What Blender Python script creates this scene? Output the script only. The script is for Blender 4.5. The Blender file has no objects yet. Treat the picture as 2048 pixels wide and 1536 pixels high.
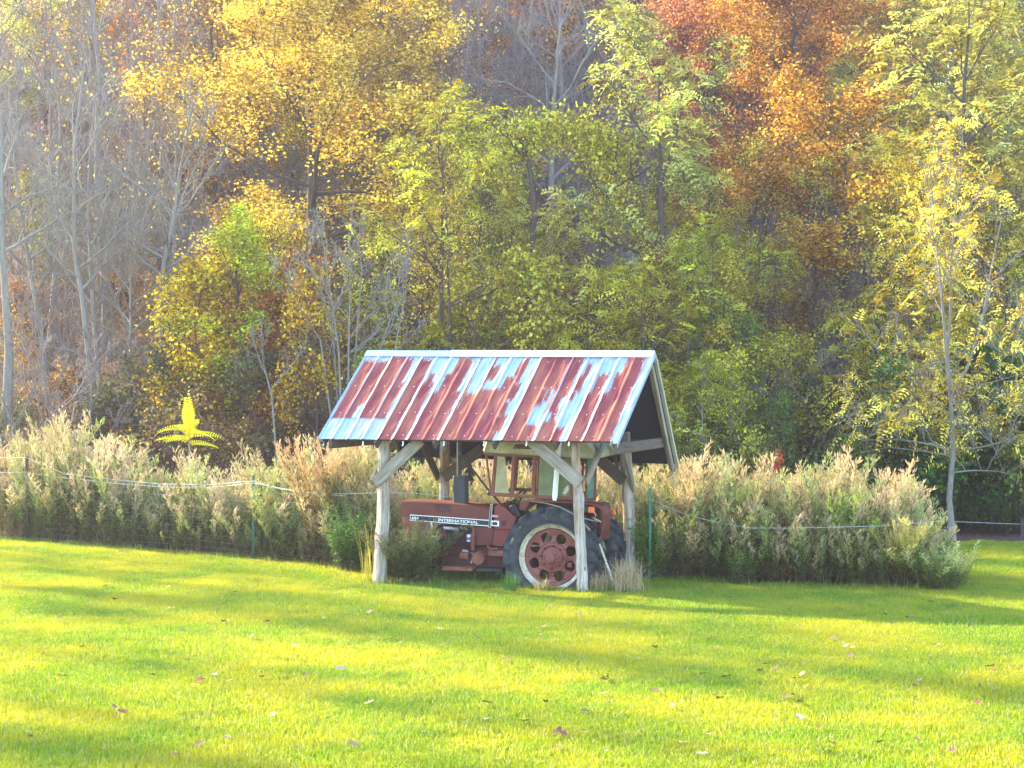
import bpy, math, random
import numpy as np
from mathutils import Vector, Matrix

# ------------------------------------------------------------------ camera, sky, sun, exposure
SC = bpy.context.scene
COL = SC.collection
F, CX, HOR, CH = 4096.0, 1024.0, 700.0, 3.7      # focal length and horizon in photo pixels, eye height in metres
cam_d = bpy.data.cameras.new('camera'); cam = bpy.data.objects.new('camera', cam_d); COL.objects.link(cam)
cam.location = (0, 0, CH); cam.rotation_euler = (math.radians(90), 0, 0)
cam_d.sensor_width = 36; cam_d.lens = F / 2048 * 36; cam_d.shift_y = -(768 - HOR) / 2048
cam_d.clip_start = 0.1; cam_d.clip_end = 1500
SC.camera = cam

SUN_AZ = math.radians(142)      # from +x towards +y: low sun over the left end of the wooded hill
SUN_EL = math.radians(24)
world = bpy.data.worlds.new('World'); SC.world = world; world.use_nodes = True
wn = world.node_tree.nodes; wl = world.node_tree.links; wn.clear()
w_out = wn.new('ShaderNodeOutputWorld'); w_bg = wn.new('ShaderNodeBackground'); w_sky = wn.new('ShaderNodeTexSky')
w_sky.sky_type = 'NISHITA'; w_sky.sun_disc = False; w_sky.sun_elevation = SUN_EL
w_sky.sun_rotation = math.pi / 2 - SUN_AZ
w_sky.air_density = 1.0; w_sky.dust_density = 0.6; w_sky.ozone_density = 2.0
w_bg.inputs[1].default_value = 0.15
wl.new(w_sky.outputs[0], w_bg.inputs[0]); wl.new(w_bg.outputs[0], w_out.inputs[0])
sun_d = bpy.data.lights.new('sun', 'SUN'); sun = bpy.data.objects.new('sun', sun_d); COL.objects.link(sun)
sun_d.energy = 3.3; sun_d.angle = math.radians(1.4); sun_d.color = (1.0, 0.81, 0.44)
sv = Vector((math.cos(SUN_AZ) * math.cos(SUN_EL), math.sin(SUN_AZ) * math.cos(SUN_EL), math.sin(SUN_EL)))
sun.rotation_euler = sv.to_track_quat('Z', 'Y').to_euler(); sun.location = (-20, 30, 40)
vs = SC.view_settings
SC.display_settings.display_device = 'sRGB'
vs.view_transform = 'Standard'; vs.look = 'None'; vs.gamma = 1.0; vs.use_curve_mapping = False
vs.exposure = 2.95
SC.render.engine = 'CYCLES'
SC.cycles.use_denoising = True
SC.cycles.max_bounces = 6; SC.cycles.diffuse_bounces = 3; SC.cycles.transparent_max_bounces = 12
SC.cycles.use_adaptive_sampling = True

# ------------------------------------------------------------------ mesh helpers
def npmesh(name, V, polys, attrs=None, smooth=False):
    """polys: list of int arrays (n,k)."""
    me = bpy.data.meshes.new(name)
    V = np.asarray(V, np.float32).reshape(-1, 3)
    polys = [np.asarray(p, np.int32) for p in polys if len(p)]
    me.vertices.add(len(V)); me.vertices.foreach_set('co', V.ravel())
    nl = sum(p.size for p in polys); npoly = sum(len(p) for p in polys)
    me.loops.add(nl); me.polygons.add(npoly)
    if nl:
        me.loops.foreach_set('vertex_index', np.concatenate([p.ravel() for p in polys]))
        tot = np.concatenate([np.full(len(p), p.shape[1], np.int32) for p in polys])
        st = np.concatenate([[0], np.cumsum(tot)[:-1]]).astype(np.int32)
        me.polygons.foreach_set('loop_start', st)
        if smooth: me.polygons.foreach_set('use_smooth', np.ones(npoly, bool))
    for k, (ty, data) in (attrs or {}).items():
        a = me.attributes.new(k, ty, 'POINT')
        if ty == 'FLOAT': a.data.foreach_set('value', np.asarray(data, np.float32).ravel())
        elif ty == 'BOOLEAN': a.data.foreach_set('value', np.asarray(data, bool).ravel())
        elif ty == 'FLOAT_VECTOR': a.data.foreach_set('vector', np.asarray(data, np.float32).ravel())
        else: a.data.foreach_set('color', np.asarray(data, np.float32).ravel())
    me.update(); me.validate()
    return me

def link(name, me, mat=None, parent=None):
    o = bpy.data.objects.new(name, me); COL.objects.link(o)
    if mat is not None and me is not None and not me.materials: me.materials.append(mat)
    if parent is not None: o.parent = parent
    return o

def tag(o, label=None, cat=None, group=None, kind=None):
    if label: o['label'] = label
    if cat: o['category'] = cat
    if group: o['group'] = group
    if kind: o['kind'] = kind
    return o

def thing(name, label, cat, loc=(0, 0, 0), rz=0.0, group=None):
    o = bpy.data.objects.new(name, None); COL.objects.link(o); o.empty_display_size = 0.2
    o.location = loc; o.rotation_euler = (0, 0, rz)
    return tag(o, label, cat, group)

class MB:
    def __init__(s): s.v = []; s.f = []
    def add(s, verts, faces):
        b = len(s.v); s.v += [tuple(p) for p in verts]; s.f += [tuple(i + b for i in q) for q in faces]; return s
    def box(s, a, b, mtx=None):
        (x0, y0, z0), (x1, y1, z1) = a, b
        P = [Vector(p) for p in ((x0, y0, z0), (x1, y0, z0), (x1, y1, z0), (x0, y1, z0), (x0, y0, z1), (x1, y0, z1), (x1, y1, z1), (x0, y1, z1))]
        if mtx is not None: P = [mtx @ p for p in P]
        return s.add(P, [(0, 3, 2, 1), (4, 5, 6, 7), (0, 1, 5, 4), (1, 2, 6, 5), (2, 3, 7, 6), (3, 0, 4, 7)])
    def hexa(s, P):       # 8 points: bottom ring, top ring
        return s.add(P, [(0, 3, 2, 1), (4, 5, 6, 7), (0, 1, 5, 4), (1, 2, 6, 5), (2, 3, 7, 6), (3, 0, 4, 7)])
    def beam(s, p0, p1, w, h, side=(0, 1, 0)):
        """bar from p0 to p1; w along `side`, h across."""
        p0, p1 = Vector(p0), Vector(p1); d = (p1 - p0).normalized()
        a = Vector(side); a = (a - d * a.dot(d)).normalized(); b = d.cross(a)
        a = a * w / 2; b = b * h / 2
        return s.hexa([p0 - a - b, p0 + a - b, p0 + a + b, p0 - a + b, p1 - a - b, p1 + a - b, p1 + a + b, p1 - a + b])
    @staticmethod
    def beam_obj(p0, p1, w, h, side, name, mat, parent, bevel=0.0):
        """bar as its own object, grain running along its local x"""
        p0, p1 = Vector(p0), Vector(p1); d = p1 - p0; ln = d.length; d.normalize()
        a = Vector(side); a = (a - d * a.dot(d)).normalized(); b = d.cross(a)
        o = MB().box((0, -w / 2, -h / 2), (ln, w / 2, h / 2)).build(name, mat, parent, bevel=bevel)
        o.matrix_local = Matrix(((d.x, a.x, b.x, p0.x), (d.y, a.y, b.y, p0.y), (d.z, a.z, b.z, p0.z), (0, 0, 0, 1))); return o
    def tube(s, pts, r, n=8, cap=True):
        pts = [Vector(p) for p in pts]; k = len(pts)
        rr = r if isinstance(r, (list, tuple)) else [r] * k
        base = len(s.v); ref = None
        for i, p in enumerate(pts):
            t = (pts[min(i + 1, k - 1)] - pts[max(i - 1, 0)]).normalized()
            if ref is None: ref = t.orthogonal().normalized()
            a = (ref - t * ref.dot(t)).normalized(); ref = a; b = t.cross(a)
            for j in range(n):
                th = 2 * math.pi * j / n
                s.v.append(tuple(p + (a * math.cos(th) + b * math.sin(th)) * rr[i]))
        for i in range(k - 1):
            for j in range(n):
                q = (j + 1) % n
                s.f.append((base + i * n + j, base + i * n + q, base + (i + 1) * n + q, base + (i + 1) * n + j))
        if cap:
            s.f.append(tuple(base + j for j in reversed(range(n)))); s.f.append(tuple(base + (k - 1) * n + j for j in range(n)))
        return s
    def prism(s, poly, y0, y1):
        """poly of (x,z) extruded along y"""
        n = len(poly)
        V = [(x, y0, z) for x, z in poly] + [(x, y1, z) for x, z in poly]
        Fc = [tuple(range(n)), tuple(reversed(range(n, 2 * n)))] + [(i, i + n, (i + 1) % n + n, (i + 1) % n) for i in range(n)]
        return s.add(V, Fc)
    def lathe_y(s, prof, c, n=48, closed=False):
        """prof: (radius, y) points, axis along y through c=(x,z)"""
        base = len(s.v); k = len(prof)
        for r, y in prof:
            for j in range(n):
                th = 2 * math.pi * j / n
                s.v.append((c[0] + r * math.cos(th), y, c[1] + r * math.sin(th)))
        for i in range(k if closed else k - 1):
            i2 = (i + 1) % k
            for j in range(n):
                q = (j + 1) % n
                s.f.append((base + i * n + j, base + i * n + q, base + i2 * n + q, base + i2 * n + j))
        return s
    def build(s, name, mat, parent=None, smooth=False, bevel=0.0, fix=True):
        me = bpy.data.meshes.new(name); me.from_pydata(s.v, [], s.f); me.update()
        if fix:
            import bmesh
            bm = bmesh.new(); bm.from_mesh(me); bmesh.ops.recalc_face_normals(bm, faces=bm.faces); bm.to_mesh(me); bm.free()
        if smooth:
            me.polygons.foreach_set('use_smooth', np.ones(len(me.polygons), bool))
            me.set_sharp_from_angle(angle=math.radians(40))
        o = link(name, me, mat, parent)
        if bevel:
            m = o.modifiers.new('bevel', 'BEVEL'); m.width = bevel; m.segments = 1; m.limit_method = 'ANGLE'
        return o

# ------------------------------------------------------------------ photo pixel -> place
def at(px, py, Y):                      # point on that pixel's ray at distance Y
    return Vector(((px - CX) / F * Y, Y, CH - (py - HOR) / F * Y))
def gx(px, Y): return (px - CX) / F * Y
class Frame:
    """upright frame turned by -th about z: u to the right and nearer, v away"""
    def __init__(s, ox, oy, th): s.ox, s.oy, s.th = ox, oy, math.radians(th); s.c, s.s = math.cos(s.th), math.sin(s.th)
    def T(s, px, py, v):                # pixel on the plane v -> local (u, v, z)
        a = (px - CX) / F
        u = (a * (s.oy + v * s.c) - s.ox - v * s.s) / (s.c + a * s.s)
        Y = s.oy - u * s.s + v * s.c
        return Vector((u, v, CH - (py - HOR) / F * Y))
    def W(s, u, v, z=0): return Vector((s.ox + u * s.c + v * s.s, s.oy - u * s.s + v * s.c, z))

# ------------------------------------------------------------------ materials
class NT:
    def __init__(s, name):
        s.m = bpy.data.materials.new(name); s.m.use_nodes = True; s.t = s.m.node_tree; s.t.nodes.clear()
        s.out = s.t.nodes.new('ShaderNodeOutputMaterial')
    def n(s, ty, **kw):
        nd = s.t.nodes.new('ShaderNode' + ty)
        for k, v in kw.items():
            if k.startswith('i_'):
                key = k[2:]; key = int(key) if key.isdigit() else key.replace('_', ' ')
                s.set(nd.inputs[key], v)
            else: setattr(nd, k, v)
        return nd
    def set(s, sock, v):
        if isinstance(v, bpy.types.NodeSocket): s.t.links.new(v, sock)
        elif isinstance(v, (tuple, list)) and len(v) == 3 and sock.type == 'RGBA': sock.default_value = (*v, 1)
        else: sock.default_value = v
    def pos(s, obj=True):
        if obj: return s.n('TexCoord').outputs['Object']
        return s.n('NewGeometry').outputs['Position']
    def scaled(s, vec, sc):
        m = s.n('Mapping', i_Vector=vec); m.inputs['Scale'].default_value = sc; return m.outputs[0]
    def noise(s, vec, scale, detail=4, rough=0.55, dist=0.0):
        return s.n('TexNoise', i_Vector=vec, i_Scale=scale, i_Detail=detail, i_Roughness=rough, i_Distortion=dist).outputs[0]
    def ramp(s, fac, stops, interp='LINEAR'):
        r = s.n('ValToRGB', i_0=fac); r.color_ramp.interpolation = interp; e = r.color_ramp.elements
        while len(e) < len(stops): e.new(0.5)
        for x, (p, c) in zip(e, stops):
            x.position = p; x.color = (*c, 1) if not isinstance(c, float) else (c, c, c, 1)
        return r.outputs[0]
    def mix(s, f, a, b, mode='MIX'):
        m = s.n('Mix', data_type='RGBA', blend_type=mode)
        s.set(m.inputs[0], f); s.set(m.inputs[6], a); s.set(m.inputs[7], b); return m.outputs[2]
    def math(s, op, a, b=0.5, clamp=False):
        m = s.n('Math', operation=op, use_clamp=clamp); s.set(m.inputs[0], a); s.set(m.inputs[1], b); return m.outputs[0]
    def bump(s, h, strength=0.3, dist=0.01):
        return s.n('Bump', i_Height=h, i_Strength=strength, i_Distance=dist).outputs[0]
    def pbr(s, col, rough=0.6, metal=0.0, normal=None, spec=0.4, alpha=None, trans=None):
        b = s.n('BsdfPrincipled'); s.set(b.inputs['Base Color'], col); s.set(b.inputs['Roughness'], rough); s.set(b.inputs['Metallic'], metal)
        s.set(b.inputs['Specular IOR Level'], spec)
        if normal is not None: s.set(b.inputs['Normal'], normal)
        if alpha is not None: s.set(b.inputs['Alpha'], alpha)
        if trans is not None: s.set(b.inputs['Transmission Weight'], trans)
        s.t.links.new(b.outputs[0], s.out.inputs[0]); return s.m
    def foliage(s, col, trans=0.4, tcol=None, gloss=0.0):
        d = s.n('BsdfDiffuse', i_Color=col); t = s.n('BsdfTranslucent', i_Color=tcol if tcol is not None else col)
        m = s.n('MixShader', i_0=trans); s.t.links.new(d.outputs[0], m.inputs[1]); s.t.links.new(t.outputs[0], m.inputs[2])
        last = m
        if gloss:
            g = s.n('BsdfGlossy', i_Roughness=0.45); m2 = s.n('MixShader', i_0=gloss)
            s.t.links.new(m.outputs[0], m2.inputs[1]); s.t.links.new(g.outputs[0], m2.inputs[2]); last = m2
        s.t.links.new(last.outputs[0], s.out.inputs[0]); return s.m

def mk_leaf():
    s = NT('leaf'); oc = s.n('ObjectInfo').outputs['Color']; t = s.n('Attribute', attribute_name='tint').outputs['Fac']
    h = s.n('HueSaturation', i_Color=oc)
    s.set(h.inputs['Hue'], s.math('ADD', s.math('MULTIPLY', t, 0.05), 0.475))
    s.set(h.inputs['Value'], s.math('ADD', s.math('MULTIPLY', s.math('POWER', t, 1.4), 1.35), 0.34))
    s.set(h.inputs['Saturation'], s.math('ADD', s.math('MULTIPLY', t, -0.15), 1.22))
    return s.foliage(h.outputs[0], 0.42, gloss=0.035)
def mk_vcol(name, trans=0.35, gloss=0.02):
    s = NT(name); c = s.n('Attribute', attribute_name='Col').outputs['Color']
    return s.foliage(c, trans, gloss=gloss)
def mk_bark(name, a, b, scale=(9, 9, 1.6)):
    s = NT(name); p = s.pos(); v = s.scaled(p, scale); n1 = s.noise(v, 2.2, 6, 0.65); n2 = s.noise(p, 0.9, 3)
    c = s.mix(n2, s.ramp(n1, [(0.3, a), (0.7, b)]), (b[0] * .8, b[1] * .85, b[2] * .75)); return s.pbr(c, 0.9, normal=s.bump(n1, 0.6, 0.02), spec=0.1)
def mk_post():
    s = NT('peeled_post'); p = s.pos(); g = s.noise(s.scaled(p, (14, 14, 1.0)), 2.0, 7, 0.7, 0.4); big = s.noise(s.scaled(p, (2.2, 2.2, 1.2)), 1.6, 4)
    vor = s.n('TexVoronoi', i_Vector=s.scaled(p, (5, 5, 2.4)), i_Scale=1.2).outputs['Distance']
    knot = s.ramp(vor, [(0.05, 1.0), (0.13, 0.0)])
    c = s.ramp(g, [(0.28, (.09, .066, .05)), (0.45, (.31, .26, .215)), (0.62, (.50, .455, .40))])
    zz = s.n('SeparateXYZ', i_0=p).outputs[2]
    bark = s.math('MULTIPLY', s.ramp(big, [(0.44, 0.0), (0.56, 1.0)]), s.ramp(s.math('MULTIPLY', zz, 0.3), [(0.1, 0.05), (0.78, 0.95)]))
    c = s.mix(bark, c, s.ramp(g, [(0.3, (.11, .055, .025)), (0.6, (.33, .18, .085))]))
    c = s.mix(knot, c, (.10, .065, .045))
    return s.pbr(c, 0.85, normal=s.bump(g, 0.55, 0.015), spec=0.15)
def mk_board(name, a, b, axis=0):
    s = NT(name); p = s.pos(); sc = [16, 16, 16]; sc[axis] = 1.1
    rn = s.n('ObjectInfo').outputs['Random']; ad = s.n('VectorMath', operation='ADD', i_0=p); s.set(ad.inputs[1], s.n('CombineXYZ', i_0=s.math('MULTIPLY', rn, 37.0), i_1=s.math('MULTIPLY', rn, 11.0)).outputs[0]); p = ad.outputs[0]
    g = s.noise(s.scaled(p, tuple(sc)), 2.2, 6, 0.65, 0.6); big = s.noise(p, 1.4, 3)
    vor = s.n('TexVoronoi', i_Vector=s.scaled(p, (5, 5, 5)), i_Scale=0.9).outputs['Distance']
    c = s.ramp(g, [(0.3, a), (0.66, b)]); c = s.mix(s.ramp(big, [(0.45, 0.0), (0.7, 0.6)]), c, (.10, .085, .055))
    c = s.mix(s.ramp(vor, [(0.04, 1.0), (0.1, 0.0)]), c, (.07, .03, .02))
    return s.pbr(c, 0.85, normal=s.bump(g, 0.4, 0.006), spec=0.15)
def mk_roof():
    s = NT('rusted_zinc'); st = s.n('Attribute', attribute_name='st').outputs['Vector']; cov = s.n('Attribute', attribute_name='rust').outputs['Fac']
    n1 = s.noise(s.scaled(st, (9, 2.2, 1)), 2.6, 6, 0.72); n2 = s.noise(s.scaled(st, (30, 9, 1)), 2.4, 4, 0.7); n3 = s.noise(s.scaled(st, (38, 1.0, 1)), 1.5, 4, 0.6)
    n4 = s.noise(s.scaled(st, (16, 0.55, 1)), 2.2, 5, 0.7)
    k = s.math('ADD', cov, s.math('ADD', s.math('ADD', s.math('MULTIPLY', s.math('SUBTRACT', n1, 0.5), 0.5), s.math('MULTIPLY', s.math('SUBTRACT', n4, 0.5), 0.75)), s.math('MULTIPLY', s.math('SUBTRACT', n2, 0.5), 0.62)))
    m = s.ramp(k, [(0.46, 0.0), (0.53, 1.0)])
    soft = s.ramp(k, [(0.36, 0.0), (0.5, 1.0)])
    tone = s.noise(s.scaled(st, (2.4, 0.7, 1)), 2.0, 4)
    rust = s.mix(s.ramp(tone, [(0.38, 0.0), (0.64, 1.0)]), s.ramp(n3, [(0.3, (.15, .020, .028)), (0.7, (.27, .042, .046))]), s.ramp(n3, [(0.3, (.25, .055, .036)), (0.7, (.40, .12, .07))]))
    edge = s.math('MULTIPLY', s.ramp(k, [(0.44, 0.0), (0.52, 1.0), (0.66, 0.0)]), 0.75)
    rust = s.mix(edge, rust, (.42, .16, .085))
    zinc = s.ramp(s.noise(s.scaled(st, (24, 1.2, 1)), 2.0, 5, 0.65), [(0.3, (.26, .36, .50)), (0.7, (.42, .52, .64))])
    zinc = s.mix(s.ramp(n2, [(0.56, 0.0), (0.72, 0.55)]), zinc, (.74, .76, .76))
    zinc = s.mix(s.math('MULTIPLY', s.n('Attribute', attribute_name='stain').outputs['Fac'], s.ramp(n3, [(0.35, 0.1), (0.65, 1.0)])), zinc, (.55, .40, .22))
    col = s.mix(m, zinc, rust)
    rough = s.mix(m, (.42, .42, .42), (.8, .8, .8)); met = s.mix(m, (.55, .55, .55), (0., 0., 0.))
    return s.pbr(col, rough, met, normal=s.bump(s.math('ADD', n3, s.math('MULTIPLY', m, 0.4)), 0.12, 0.004), spec=0.4)
def mk_paint(name, base, fade, rust, amt=0.5, rough=0.6, spec=0.35, scale=3.0):
    s = NT(name); p = s.pos(); n1 = s.noise(p, scale, 6, 0.65); n2 = s.noise(p, scale * 6, 5, 0.7); n3 = s.noise(s.scaled(p, (1.2, 1.2, 3.5)), scale * 1.6, 4)
    c = s.mix(s.ramp(n1, [(0.36, 0.0), (0.66, 1.0)]), base, fade)
    c = s.mix(s.math('MULTIPLY', s.ramp(s.math('ADD', s.math('MULTIPLY', n2, 0.55), s.math('MULTIPLY', n3, 0.45)), [(0.56 - amt * 0.12, 0.0), (0.66 - amt * 0.12, 1.0)]), 0.85), c, rust)
    return s.pbr(c, rough, normal=s.bump(n2, 0.12, 0.004), spec=spec)
def mk_flat(name, col, rough=0.6, metal=0.0, var=0.25, scale=12.0, spec=0.4):
    s = NT(name); n1 = s.noise(s.pos(), scale, 5, 0.65)
    c = s.mix(s.ramp(n1, [(0.3, 0.0), (0.7, 1.0)]), tuple(x * (1 - var) for x in col), tuple(min(1, x * (1 + var)) for x in col))
    return s.pbr(c, rough, metal, normal=s.bump(n1, 0.1, 0.003), spec=spec)
def mk_rubber():
    s = NT('dusty_rubber'); p = s.pos(); n1 = s.noise(p, 5, 6, 0.7); n2 = s.noise(p, 22, 4)
    c = s.ramp(s.math('ADD', s.math('MULTIPLY', n1, 0.7), s.math('MULTIPLY', n2, 0.3)), [(0.36, (.018, .022, .027)), (0.55, (.042, .048, .054)), (0.7, (.10, .10, .085))])
    return s.pbr(c, 0.8, normal=s.bump(n2, 0.2, 0.004), spec=0.25)
def mk_glass(name, col, film):
    """old cab glass under a film of dirt and algae: part see-through, part matt"""
    s = NT(name); p = s.pos(); n1 = s.noise(p, 4, 5, 0.6)
    b = s.n('BsdfPrincipled'); s.set(b.inputs['Base Color'], s.mix(s.ramp(n1, [(0.3, 0.0), (0.7, 1.0)]), tuple(x * .72 for x in col), col)); b.inputs['Roughness'].default_value = 0.22
    tr = s.n('BsdfTransparent', i_Color=tuple(min(1, .35 + x) for x in col)); mx = s.n('MixShader')
    s.set(mx.inputs[0], s.ramp(n1, [(0.3, film - 0.12), (0.7, min(1.0, film + 0.12))]))
    s.t.links.new(tr.outputs[0], mx.inputs[1]); s.t.links.new(b.outputs[0], mx.inputs[2]); s.t.links.new(mx.outputs[0], s.out.inputs[0]); return s.m
def mk_ground():
    s = NT('ground'); p = s.pos(False); lit = s.n('Attribute', attribute_name='litter').outputs['Fac']
    n1 = s.noise(p, 0.6, 5); n2 = s.noise(p, 9, 6, 0.7); n3 = s.noise(p, 3, 4)
    turf = s.mix(s.ramp(n2, [(0.3, 0.0), (0.7, 1.0)]), (.045, .075, .012), (.11, .15, .025))
    turf = s.mix(s.ramp(n3, [(0.62, 0.0), (0.74, 0.7)]), turf, (.16, .12, .06))
    leaf = s.ramp(n2, [(0.25, (.022, .016, .016)), (0.45, (.075, .045, .036)), (0.6, (.15, .085, .058)), (0.75, (.27, .19, .14))])
    leaf = s.mix(s.ramp(n1, [(0.52, 0.0), (0.72, 0.6)]), leaf, s.ramp(n2, [(0.3, (.05, .026, .016)), (0.7, (.27, .10, .03))]))
    c = s.mix(s.ramp(s.math('ADD', lit, s.math('MULTIPLY', s.math('SUBTRACT', n3, 0.5), 0.6)), [(0.4, 0.0), (0.6, 1.0)]), turf, leaf)
    return s.pbr(c, 0.95, normal=s.bump(n2, 0.8, 0.05), spec=0.05)
def mk_grass():
    s = NT('grass_blades'); p = s.pos(False); t = s.n('Attribute', attribute_name='tint').outputs['Fac']
    n1 = s.noise(p, 0.55, 5, 0.6); n2 = s.noise(p, 2.6, 4, 0.6)
    c = s.mix(t, (.085, .25, .004), (.37, .43, .006))
    c = s.mix(s.ramp(n1, [(0.40, 0.0), (0.62, 0.7)]), c, (.50, .44, .008))
    n3 = s.noise(p, 0.9, 5, 0.65)
    c = s.mix(s.ramp(n3, [(0.30, 0.55), (0.46, 0.0)]), c, (.05, .17, .012))
    c = s.mix(s.ramp(n2, [(0.60, 0.0), (0.74, 0.6)]), c, (.34, .30, .10))
    c = s.mix(s.math('GREATER_THAN', t, 0.93), c, (.46, .40, .17))
    return s.foliage(c, 0.5, gloss=0.03)
def mk_rock():
    s = NT('boulder_stone'); p = s.pos(); n1 = s.noise(p, 3, 6, 0.65)
    c = s.ramp(n1, [(0.3, (.09, .09, .095)), (0.55, (.24, .23, .225)), (0.72, (.36, .35, .33))]); return s.pbr(c, 0.9, normal=s.bump(n1, 0.6, 0.05), spec=0.2)

M = dict(
    leaf=mk_leaf(), weed=mk_vcol('weed'), bark_grey=mk_bark('bark_grey', (.09, .080, .078), (.29, .262, .24)),
    bark_dark=mk_bark('bark_dark', (.03, .024, .024), (.12, .095, .085)), bark_tan=mk_bark('bark_tan', (.16, .13, .095), (.42, .36, .28)),
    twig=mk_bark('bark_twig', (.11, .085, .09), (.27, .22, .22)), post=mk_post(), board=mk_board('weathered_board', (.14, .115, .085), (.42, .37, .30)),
    board_dark=mk_board('old_dark_board', (.045, .032, .026), (.145, .105, .08)), board_z=mk_board('weathered_board_brown', (.13, .10, .075), (.38, .31, .235)), shade_black=mk_flat('roof_shade_black', (.012, .013, .020), 0.8, 0, .3),
    roof=mk_roof(), zinc=mk_flat('zinc_flashing', (.36, .46, .60), 0.4, 0.5, 0.12, 6), white_metal=mk_flat('white_metal', (.85, .85, .86), 0.45, 0, 0.06, 5),
    trim=mk_flat('olive_trim', (.36, .35, .25), 0.6, 0, 0.15, 6),
    red=mk_paint('faded_red', (.105, .018, .013), (.165, .038, .026), (.085, .033, .02), 0.4, 0.6),
    red_fresh=mk_paint('red_cowl', (.20, .012, .016), (.15, .014, .018), (.12, .04, .03), 0.0, 0.4, 0.5),
    red_rusty=mk_paint('rusty_red', (.22, .062, .040), (.34, .135, .09), (.12, .045, .028), 0.7, 0.75, scale=7),
    red_dark=mk_paint('grimy_red', (.045, .009, .010), (.085, .02, .018), (.05, .025, .02), 0.4, 0.7),
    wheel_red=mk_paint('wheel_red', (.19, .052, .042), (.26, .085, .068), (.09, .025, .02), 0.3, 0.7, scale=5),
    rim=mk_paint('rim_cream', (.50, .44, .31), (.62, .58, .47), (.22, .12, .06), 0.45, 0.6, scale=6),
    rubber=mk_rubber(), black=mk_flat('black_paint', (.018, .020, .024), 0.5, 0, 0.3), grey_metal=mk_flat('grey_metal', (.42, .43, .44), 0.45, 0.6, 0.25),
    muffler=mk_flat('muffler_black', (.035, .045, .058), 0.6, 0, 0.3, 9), white=mk_flat('white_decal', (.82, .82, .80), 0.5, 0, 0.05),
    cream=mk_paint('cab_roof_cream', (.47, .42, .27), (.33, .295, .165), (.16, .16, .09), 0.15, 0.6, scale=4), pvc=mk_flat('white_pvc', (.80, .78, .70), 0.45, 0, 0.05),
    glass_tan=mk_glass('cab_glass_tan', (.42, .36, .20), 0.9), glass_green=mk_glass('cab_glass_green', (.17, .21, .10), 0.85), glass_teal=mk_glass('cab_glass_teal', (.10, .30, .22), 0.85),
    orange=mk_flat('orange_lens', (.75, .16, .03), 0.35, 0, 0.1), blue=mk_flat('blue_label', (.12, .20, .45), 0.5), sign_red=mk_flat('sign_red', (.10, .012, .02), 0.5, 0, 0.3),
    sign_letter=mk_flat('sign_letter', (.26, .07, .08), 0.6), cab_red=mk_paint('cab_frame_red', (.15, .034, .022), (.22, .068, .042), (.10, .04, .03), 0.35, 0.65, scale=6),
    wire=mk_flat('fence_wire', (.42, .43, .42), 0.5, 0.3, 0.1), rope=mk_flat('white_rope', (.50, .54, .52), 0.6, 0, 0.08), green_post=mk_flat('green_post', (.012, .15, .085), 0.5, 0, 0.25),
    ground=mk_ground(), grass=mk_grass(), rock=mk_rock(), hose=mk_flat('hose', (.05, .05, .055), 0.6))
# ------------------------------------------------------------------ the ground: flat lawn, wooded hill behind
def hill(x, y):
    x = np.asarray(x, float); y = np.asarray(y, float)
    y0 = 42.0 + 0.6 * np.sin(x * 0.21) + 0.4 * np.sin(x * 0.53 + 1)
    t = np.maximum(0, y - y0)
    z = 0.40 * t * t / (t + 4.5)
    z = z + np.minimum(1, t / 6) * (0.35 * np.sin(x * .35 + y * .21) + 0.25 * np.sin(x * .8 - y * .47 + 2) + .12 * np.sin(x * 1.9 + y * 1.3))
    return z * np.clip((170 - y) / 60, 0.3, 1) if False else z
def gz(x, y): return float(hill(x, y))
xs = np.concatenate([np.linspace(-140, -42, 22)[:-1], np.linspace(-42, 42, 169), np.linspace(42, 140, 22)[1:]])
ys = np.concatenate([np.linspace(-60, 12, 20)[:-1], np.linspace(12, 44, 60)[:-1], np.linspace(44, 120, 150), np.linspace(120, 220, 20)[1:]])
GX, GY = np.meshgrid(xs, ys)
yc = np.minimum(GY, 128)
GZ = hill(GX, yc)
nx, ny = len(xs), len(ys)
idx = np.arange(nx * ny).reshape(ny, nx)
quads = np.stack([idx[:-1, :-1], idx[:-1, 1:], idx[1:, 1:], idx[1:, :-1]], -1).reshape(-1, 4)
def front_line(x):                     # near edge of the weeds along the fence
    return np.interp(x, [-30, -9.6, -5.5, -2.6, -1.8, 2.2, 4.5, 6.7, 7.3, 7.6, 30], [52, 39.6, 36.6, 34.2, 34.0, 32.9, 31.9, 31.4, 32.2, 38.6, 39.5])
lit = np.clip((GY - front_line(GX) - 0.2) / 1.2, 0, 1)
lit = np.maximum(lit, 0)
gme = npmesh('ground', np.stack([GX, GY, GZ], -1), [quads], {'litter': ('FLOAT', lit)}, smooth=True)
tag(link('ground', gme, M['ground']), 'mown lawn rising into a leaf-strewn wooded hillside', 'ground', kind='structure')

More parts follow.
